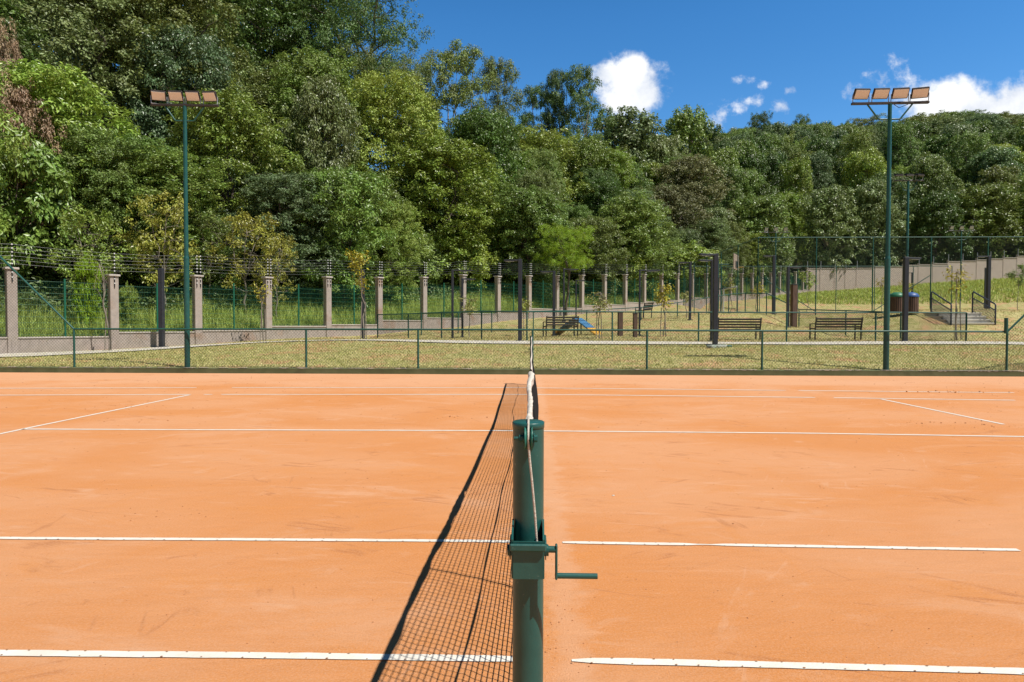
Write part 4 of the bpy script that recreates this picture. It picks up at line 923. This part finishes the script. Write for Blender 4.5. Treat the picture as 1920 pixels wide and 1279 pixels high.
# trees one can tell apart, placed from the forest edge backwards
HT = [
 # px, top, D, width px, kind, tone, label
 (12, 60, 32, 90, 'dead', 'brown', 'withered brown-leaved tree at the left edge above the first pillar'),
 (110, 150, 31, 330, 'droopy', 'bright', 'large tree with drooping bright leaf sprays left of the left floodlight tower'),
 (42, 168, 28.3, 120, 'dead', 'brown', 'lower withered brown growth hanging in front of the drooping tree'),
 (40, 262, 27.4, 230, 'bush', 'mid', 'dark green growth under the withered brown growth at the left edge'),
 (150, -60, 40, 360, 'fine', 'grey', 'huge grey-green tree filling the top corner above the drooping tree'),
 (330, -40, 44, 330, 'fine', 'olive', 'huge olive-green tree rising behind the left floodlight heads'),
 (80, -50, 60, 330, 'broad', 'deep', 'tall dark green tree behind the huge grey-green one at the top left corner'),
 (235, -45, 66, 300, 'fine', 'mid', 'tall green tree between the two huge trees along the top edge'),
 (400, -35, 70, 260, 'broad', 'olive', 'tall olive tree behind the huge olive-green one right of the floodlight heads'),
 (-60, -40, 36, 320, 'broad', 'mid', 'tall mid-green tree cut by the left picture edge'),
 (470, -40, 58, 220, 'column', 'deep', 'tall dark tree with sky gaps between the floodlight and the layered tree'),
 (575, -60, 62, 240, 'column', 'deep', 'very tall dark tree beside the flat layered tree'),
 (672, -45, 60, 310, 'umbrella', 'deep', 'tall flat-topped layered tree with dark limbs against the sky'),
 (725, 108, 58, 190, 'umbrella', 'olive', 'smaller layered tree just under the tall flat-topped one'),
 (430, 190, 36, 260, 'broad', 'bright', 'bright leafy tree immediately right of the left floodlight pole'),
 (290, 270, 33, 200, 'fine', 'mid', 'mid-green tree in the shade left of the floodlight pole'),
 (600, 110, 48, 240, 'fine', 'mid', 'green fine-leaved tree in the middle height of the forest below the tall layered one'),
 (735, 150, 48, 240, 'fine', 'bright', 'tall light green domed tree below the gap of sky'),
 (640, 320, 36, 220, 'droopy', 'mid', 'broad-leaved tree with drooping leaves behind the fifth pillar'),
 (855, 85, 66, 170, 'open', 'olive', 'airy olive tree with pale trunks against the sky left of the white cloud'),
 (930, 110, 70, 110, 'open', 'olive', 'thin airy tree standing next to the tallest olive tree'),
 (790, 125, 64, 90, 'open', 'blue', 'small leafy tree top left of the airy olive tree'),
 (1085, 130, 84, 130, 'open', 'deep', 'dark open tree with sky gaps in front of the white cloud'),
 (1010, 160, 86, 110, 'open', 'deep', 'slender dark tree with bare limbs left of the white cloud'),
 (1040, 132, 85, 70, 'open', 'deep', 'narrow dark tree top touching the left side of the white cloud'),
 (830, 270, 46, 240, 'broad', 'bright', 'bright green domed tree in the middle of the forest'),
 (730, 380, 39, 150, 'fine', 'bright', 'feathery light green tree behind the seventh pillar'),
 (900, 330, 52, 200, 'broad', 'mid', 'mid-green rounded tree above the ninth pillar'),
 (985, 250, 66, 220, 'broad', 'bright', 'light green tree below the slender dark tree'),
 (1060, 425, 45, 125, 'umbrella', 'lime', 'vivid lime-green spreading tree just behind the boundary fence'),
 (990, 360, 48, 190, 'broad', 'mid', 'rounded tree left of the vivid lime-green tree'),
 (1180, 370, 58, 190, 'broad', 'mid', 'rounded leafy tree right of the vivid lime-green tree'),
 (1165, 220, 92, 190, 'far', 'grey', 'grey-green tree on the skyline below the white cloud'),
 (1280, 215, 98, 130, 'far', 'mid', 'bushy tree sticking up on the skyline right of the white cloud'),
 (1290, 300, 84, 170, 'farfine', 'dusty', 'dusty brownish tree on the slope left of the second sports floodlight'),
 (1260, 350, 74, 150, 'farfine', 'dusty', 'lower dusty brownish tree in the middle of the slope'),
 (1120, 290, 78, 170, 'broad', 'olive', 'olive-green tree in the middle of the slope below the white cloud'),
 (1420, 370, 86, 130, 'far', 'mid', 'rounded tree standing over the corner of the tall sports fence'),
 (1500, 290, 110, 130, 'farfine', 'olive', 'dark olive tree with shaded side on the slope between the floodlights'),
 (1420, 215, 150, 50, 'farumb', 'deep', 'small flat-crowned tree on the ridge right of the wispy cloud'),
 (1500, 222, 155, 48, 'farumb', 'deep', 'tiny layered tree on the ridge between the two floodlight towers'),
 (1622, 222, 150, 70, 'farumb', 'olive', 'spreading flat tree on the ridge left of the right floodlight pole'),
 (1290, 460, 66, 130, 'bush', 'bright', 'low bright bush behind the boundary fence at the far lamp post'),
 # along the fence
 (165, 395, 26.5, 150, 'shrub', 'bright', 'small green tree leaning over the fence by the second pillar'),
 (310, 365, 28.5, 150, 'shrub', 'yellow', 'twiggy yellow-green small tree between the second and third pillars'),
 (465, 400, 31, 150, 'shrub', 'yellow', 'twiggy yellowish small tree between the third and fourth pillars'),
 (395, 400, 31.5, 120, 'shrub', 'olive', 'sparse olive small tree behind the third pillar'),
 (520, 440, 31, 90, 'shrub', 'yellow', 'yellow leafy small tree hanging over the fourth pillar'),
 (165, 480, 24.8, 50, 'bush', 'lime', 'small yellow-green bush growing through the wires by the second pillar'),
 (240, 535, 25.5, 40, 'bush', 'bright', 'small bush in the tall grass right of the second pillar'),
 (600, 440, 36, 110, 'bush', 'mid', 'low dark bush behind the fifth pillar'),
 (780, 440, 43, 120, 'bush', 'mid', 'low bush behind the seventh pillar'),
 (880, 455, 46, 110, 'bush', 'bright', 'light low bush behind the eighth pillar'),
 (690, 470, 39, 90, 'bush', 'deep', 'low dark bush behind the sixth pillar'),
 (1170, 470, 57, 100, 'bush', 'bright', 'low light green bush behind the thirteenth pillar'),
 (420, 470, 32.5, 90, 'bush', 'deep', 'low dark bush behind the third and fourth pillars'),
 (100, 420, 29, 150, 'bush', 'deep', 'low dark bush in the shade behind the first two pillars'),
]
for a in HT: hand(*a)
cand = []
# fill the rest of the wooded slope
def fill():
    rnd = random.Random(12); cnt = 0; cells = []
    for n0, n1_, sp in ((5, 12, 4.2), (12, 30, 5.4), (30, 62, 6.6), (62, 150, 8.2)):
        n = n0
        while n < n1_:
            s = -8.0
            while s < 170: cells.append((s+rnd.uniform(-.4, .4)*sp, n+rnd.uniform(-.4, .4)*sp, sp)); s += sp
            n += sp*.9
    for (s, n, sp) in cells:
        p = WA+WU*s+WN*n; pts = [(p[0], p[1])]
        for x, y in pts: consider(x, y, sp, rnd)
    y = CORNER[1]+5
    while y < 250:
        sp = 6.2 if y < 120 else 8.0; x = CORNER[0]+2
        while x < 215:
            xx, yy = x+rnd.uniform(-.4, .4)*sp, y+rnd.uniform(-.4, .4)*sp
            if (xx-WA[0])*WN[0]+(yy-WA[1])*WN[1] < 0: consider(xx, yy, sp, rnd)
            x += sp
        y += sp*.92
LIM = [([-200, 0, 100, 420, 470, 640, 700, 760, 800, 960, 1010, 1130, 1150, 1230, 1330, 1345, 1400, 1500, 1600, 1700, 1780, 1920, 2100], [-60, -40, 40, 60, 40, 60, 190, 190, 190, 190, 215, 225, 222, 228, 228, 245, 232, 235, 232, 222, 212, 218, 215])]
counts = {}
def consider(x, y, sp, rnd):
    z = g1(x, y); px, py = pix((x, y, z)); D = y+CD
    if D < 20 or px < -160 or px > 2080: return
    if any((x-a)**2+(y-b)**2 < (sp*.42)**2 for a, b, c in placed): return
    n = float(behind(np.array(x), np.array(y)))
    w = sp*rnd.uniform(1.15, 1.6); h = rnd.uniform(8.5, 13) if n > 10 else rnd.uniform(6, 9.5)
    if D > 90: h = rnd.uniform(11, 16)
    lim = np.interp(px, LIM[0][0], LIM[0][1])+rnd.uniform(0, 14)
    zt = P(px, lim, D)[2]; h = min(h, zt-z)
    if h < 3.5: return
    kind = rnd.choice(['broad', 'broad', 'fine', 'fine', 'droopy', 'column']) if D < 75 else rnd.choice(['far', 'far', 'far', 'farfine', 'farfine'])
    tone = rnd.choice(['mid', 'mid', 'deep', 'grey', 'bright', 'olive', 'blue'] if D < 75 else ['mid', 'mid', 'deep', 'grey', 'olive', 'blue', 'bright'])
    zone = 'in the forest left of the left floodlight' if px < 351 else 'in the forest between left floodlight and net' if px < 800 else 'on the wooded slope below the white cloud' if px < 1345 else 'on the hill left of the right floodlight' if px < 1664 else 'on the hill right of the right floodlight'
    lab = TW[tone]+' '+KW[kind].replace('tree with drooping leaf sprays', 'drooping tree')+' '+zone
    cand.append((D, kind, tone, x, y, h, w, lab, 'forest trees '+zone)); placed.append((x, y, w))
HAND = [o for o in C.objects if o.type == 'EMPTY' and o.get('category') in ('tree',)]
fill()
# keep the trees the photograph could show: those with most crown not hidden behind nearer crowns
mask = np.zeros((330, 560), bool); gy, gx = np.mgrid[0:330, 0:560]
items = [(o.location.y+CD, None, o.location.x, o.location.y, o.scale.z*11, o.scale.x*8.5) for o in HAND]+[(c[0], c, c[3], c[4], c[5], c[6]) for c in cand]
keep = []
for D, c, x, y, h, w in sorted(items, key=lambda q: q[0]):
    cx, cy = pix((x, y, g1(x, y)+h*.55)); rx_, ry_ = w*.5*FPX/D/4, h*.5*FPX/D/4
    e = ((gx-(cx+160)/4)/rx_)**2+((gy-(cy+60)/4)/ry_)**2; see = int(((e < 1) & ~mask).sum()); mask |= e < .42
    if c and see > max(14, .05*math.pi*rx_*ry_): keep.append((see, c))
keep.sort(key=lambda q: -q[0]); print('VISIBLE', len(keep))
for _, c in keep[:244]: plant(*c[1:7], c[7], group=c[8])


# undergrowth: the leafy floor of the forest
def undergrowth():
    rnd = np.random.RandomState(44); C_, O_, Q, Ls = [], [], [], []
    def patch(x, y, hh, rad, per):
        k = len(x); z = hill_z(x, y); n = k*per; ix = np.repeat(np.arange(k), per)
        q = rnd.normal(0, 1, (n, 3)); q /= np.linalg.norm(q, axis=1, keepdims=True); q[:, 2] = np.abs(q[:, 2])
        r_ = (rnd.rand(n)**.4)[:, None]*np.stack([rad[ix], rad[ix], hh[ix]], 1); C_.append(np.stack([x, y, z], 1)[ix]+q*r_); O_.append(q); Q.append(np.repeat(rnd.rand(k), per))
    s = rnd.uniform(-9, 96, 3000); n = 4.5+40*rnd.rand(3000)**1.3; x = WA[0]+WU[0]*s+WN[0]*n; y = WA[1]+WU[1]*s+WN[1]*n
    k = y < 110; x, y, n = x[k], y[k], n[k]; near = y < 48
    patch(x[near], y[near], rnd.uniform(.5, 1.9, near.sum())*np.clip(n[near]/7, .5, 1.3), rnd.uniform(.6, 1.3, near.sum()), 110); a = sum(len(c) for c in C_)
    x2, y2 = x[~near], y[~near]; patch(x2, y2, rnd.uniform(1, 2.6, len(x2)), rnd.uniform(1, 1.8, len(x2)), 90)
    x3 = rnd.uniform(CORNER[0]-5, 150, 1500); y3 = CORNER[1]+3+rnd.rand(1500)**1.2*70; patch(x3, y3, rnd.uniform(1.5, 3.2, 1500), rnd.uniform(1.2, 2.4, 1500), 80)
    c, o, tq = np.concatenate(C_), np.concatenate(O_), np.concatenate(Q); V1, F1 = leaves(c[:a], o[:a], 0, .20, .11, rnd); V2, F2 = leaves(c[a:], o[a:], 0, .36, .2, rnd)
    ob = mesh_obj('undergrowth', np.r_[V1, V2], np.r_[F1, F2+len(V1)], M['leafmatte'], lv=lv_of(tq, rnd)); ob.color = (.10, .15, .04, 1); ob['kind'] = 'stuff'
undergrowth()

# ------------------------------------------------------------------ saplings on stakes
def sapling(px, D, ty, cy, wpx, tone, nleaf, label, lean=0, stakes=2, seed=1, Lf=.13):
    rnd = np.random.RandomState(seed); g_ = at(px, D); H = P(px, ty, D)[2]-g_[2]; zc = P(px, cy, D)[2]-g_[2]; w = wpx*D/FPX
    root = empty('sapling', g_, 0, label, 'sapling', 'young trees planted on the lawn')
    b = MB(); top = np.array([lean, 0, H*.95]); tp = limb(b, (0, 0, -.1), top, .030, .012, rnd, .03, 8, 6); c_, o_, t_ = [], [], []
    for i in range(11):
        a = i*2.4; st = tp[-1-(i % 4)]; e = np.array([lean+math.cos(a)*w*.42*rnd.uniform(.4, 1), math.sin(a)*w*.42*rnd.uniform(.4, 1), zc+(H-zc)*rnd.uniform(-.9, 1.0)]); pts = limb(b, st, e, .010, .004, rnd, .08, 5, 4)
        k = max(3, nleaf//11)
        q = pts[2:][rnd.randint(0, 3, k)]+rnd.normal(0, .09, (k, 3)); c_.append(q); o_.append(np.tile([math.cos(a)*.5, math.sin(a)*.5, .5], (k, 1))); t_.append(rnd.rand(k))
    b.build('stem', M['palebark'], root)
    if nleaf:
        V, F = leaves(np.concatenate(c_), np.concatenate(o_), 0, Lf, Lf*.5, rnd, .4); o = mesh_obj('crown', V, F, M['leafmatte'], root, lv=lv_of(np.concatenate(t_), rnd)); o.color = (*TONE[tone], 1)
    for i in range(stakes):
        x = -.12+i*.24; s = MB(); s.cyl((x, -.06, -.1), (x*.6, -.02, min(H*.55, 1.5)), .018, n=6); s.build('stake', M['palebark'], root)
TONE['sun'] = (.34, .30, .02); TONE['pale'] = (.30, .30, .10)
sapling(204, 22.3, 487, 520, 40, 'sun', 0, 'bare pale crooked sapling tied to stakes in front of the second pillar', -.32, 2, 1)
sapling(494, 26.3, 530, 548, 40, 'sun', 90, 'thin sapling with few yellow leaves in front of the fourth pillar', -.05, 2, 2)
sapling(682, 25.5, 474, 503, 56, 'sun', 520, 'bright yellow-leaved sapling at the footpath between two pillars', -.28, 2, 3)
sapling(880, 31, 558, 572, 46, 'pale', 330, 'small pale-leaved sapling below the black lamp posts with arms', .0, 0, 4)
sapling(982, 33, 562, 574, 30, 'yellow', 220, 'small sapling next to the lamp post left of the net', .0, 0, 5)
sapling(1123, 26.3, 543, 565, 44, 'pale', 260, 'thin sapling with pale leaf tufts right of the dog ramp', .05, 2, 6)
sapling(1243, 28.0, 532, 560, 42, 'sun', 420, 'leafy yellow-green sapling in the middle of the enclosure', .0, 2, 7)
sapling(1287, 36.0, 543, 555, 20, 'pale', 150, 'small pale sapling beside the lamp post in the enclosure', .0, 0, 8)
sapling(1795, 25.5, 503, 530, 50, 'sun', 190, 'thin yellow-leaved sapling in front of the concrete steps', -.05, 2, 9)
sapling(1652, 62, 520, 528, 30, 'sun', 160, 'small yellow sapling on the far bank left of the right floodlight pole', 0, 0, 10, .2)
sapling(1700, 60, 528, 535, 36, 'sun', 160, 'small yellow sapling behind the litter bins', 0, 0, 11, .2)
sapling(1368, 58, 520, 540, 34, 'yellow', 200, 'small sapling by the goal behind the tall fence', 0, 0, 12, .2)
sapling(1418, 44, 528, 545, 40, 'sun', 130, 'thin sapling with yellow tips behind the low fence corner', 0, 0, 13, .18)
sapling(1512, 60, 500, 520, 40, 'bright', 420, 'green sapling at the start of the solid wall', 0, 0, 14, .22)
sapling(1908, 62, 497, 514, 46, 'mid', 800, 'round green young tree on the bank at the right picture edge', 0, 0, 15, .2)

# ------------------------------------------------------------------ grass
def blades(name, pts, hmin, hmax, wd, tone, rnd, lean=.35, bend=.5):
    N = len(pts); a = rnd.rand(N)*2*math.pi; d = np.stack([np.cos(a), np.sin(a), 0*a], 1); s = np.stack([-np.sin(a), np.cos(a), 0*a], 1)
    h = rnd.uniform(hmin, hmax, N)[:, None]; w = wd*rnd.uniform(.6, 1.3, (N, 1)); l = rnd.uniform(0, lean, (N, 1))
    u3 = np.array([0, 0, 1.0]); m1 = pts+u3*h*.55+d*h*l*.35; t1 = pts+u3*h*(1-l*.4)+d*h*l*(.9+bend)
    V = np.stack([pts-s*w*.5, pts+s*w*.5, m1+s*w*.42, t1+s*w*.08, t1-s*w*.08, m1-s*w*.42], 1).reshape(-1, 3); i = np.arange(N)[:, None]*6
    F = np.concatenate([i+np.array([0, 1, 2, 5]), i+np.array([5, 2, 3, 4])], 1).reshape(-1, 4)
    lv = np.repeat(np.stack([rnd.rand(N), rnd.rand(N), 0*a], 1), 2, 0)
    o = mesh_obj(name, V, F, M['blade'], lv=lv); o.color = (*tone, 1); o['kind'] = 'stuff'; return o
rn = np.random.RandomState(9)
def bankpts(N, s0, s1, n0, n1):
    s = rn.uniform(s0, s1, N); n = n0+(n1-n0)*rn.rand(N)**1.2; cl = np.sin(s*2.1+n)*.5+np.sin(s*5.3+2*n)*.4; ok = rn.rand(N) < .62+.38*cl
    s, n = s[ok], n[ok]; x = WA[0]+WU[0]*s+WN[0]*n; y = WA[1]+WU[1]*s+WN[1]*n; return np.stack([x, y, hill_z(x, y)-.06], 1)
blades('tall_grass', bankpts(95000, -7, 34, .25, 6.0), .25, .85, .016, (.34, .42, .09), rn, .9, .8)
blades('tall_grass', bankpts(50000, 30, 92, .25, 6.0), .3, .9, .03, (.28, .35, .075), rn, .9, .8)
def lawnpts(N, x0, x1, y0, y1): x = rn.uniform(x0, x1, N); y = rn.uniform(y0, y1, N); k = behind(x, y) < -.5; x, y = x[k], y[k]; return np.stack([x, y, lawn_z(x, y)-.004], 1)
blades('short_grass', lawnpts(52000, -17, 17, WALLY+.2, 21.0), .025, .075, .012, (.52, .47, .20), rn, .8)
blades('short_grass', lawnpts(40000, -17, 17, WALLY+.2, 21.5), .025, .08, .012, (.34, .35, .11), rn, .8)
blades('short_grass', lawnpts(60000, -12, 24, 21.5, 37), .03, .09, .018, (.44, .39, .16), rn, .8)
def farbank(N): x = rn.uniform(26, 95, N); y = rn.uniform(66, CORNER[1]-.3, N); return np.stack([x, y, lawn_z(x, y)], 1)
blades('bank_grass', farbank(60000), .12, .4, .06, (.36, .44, .085), rn)
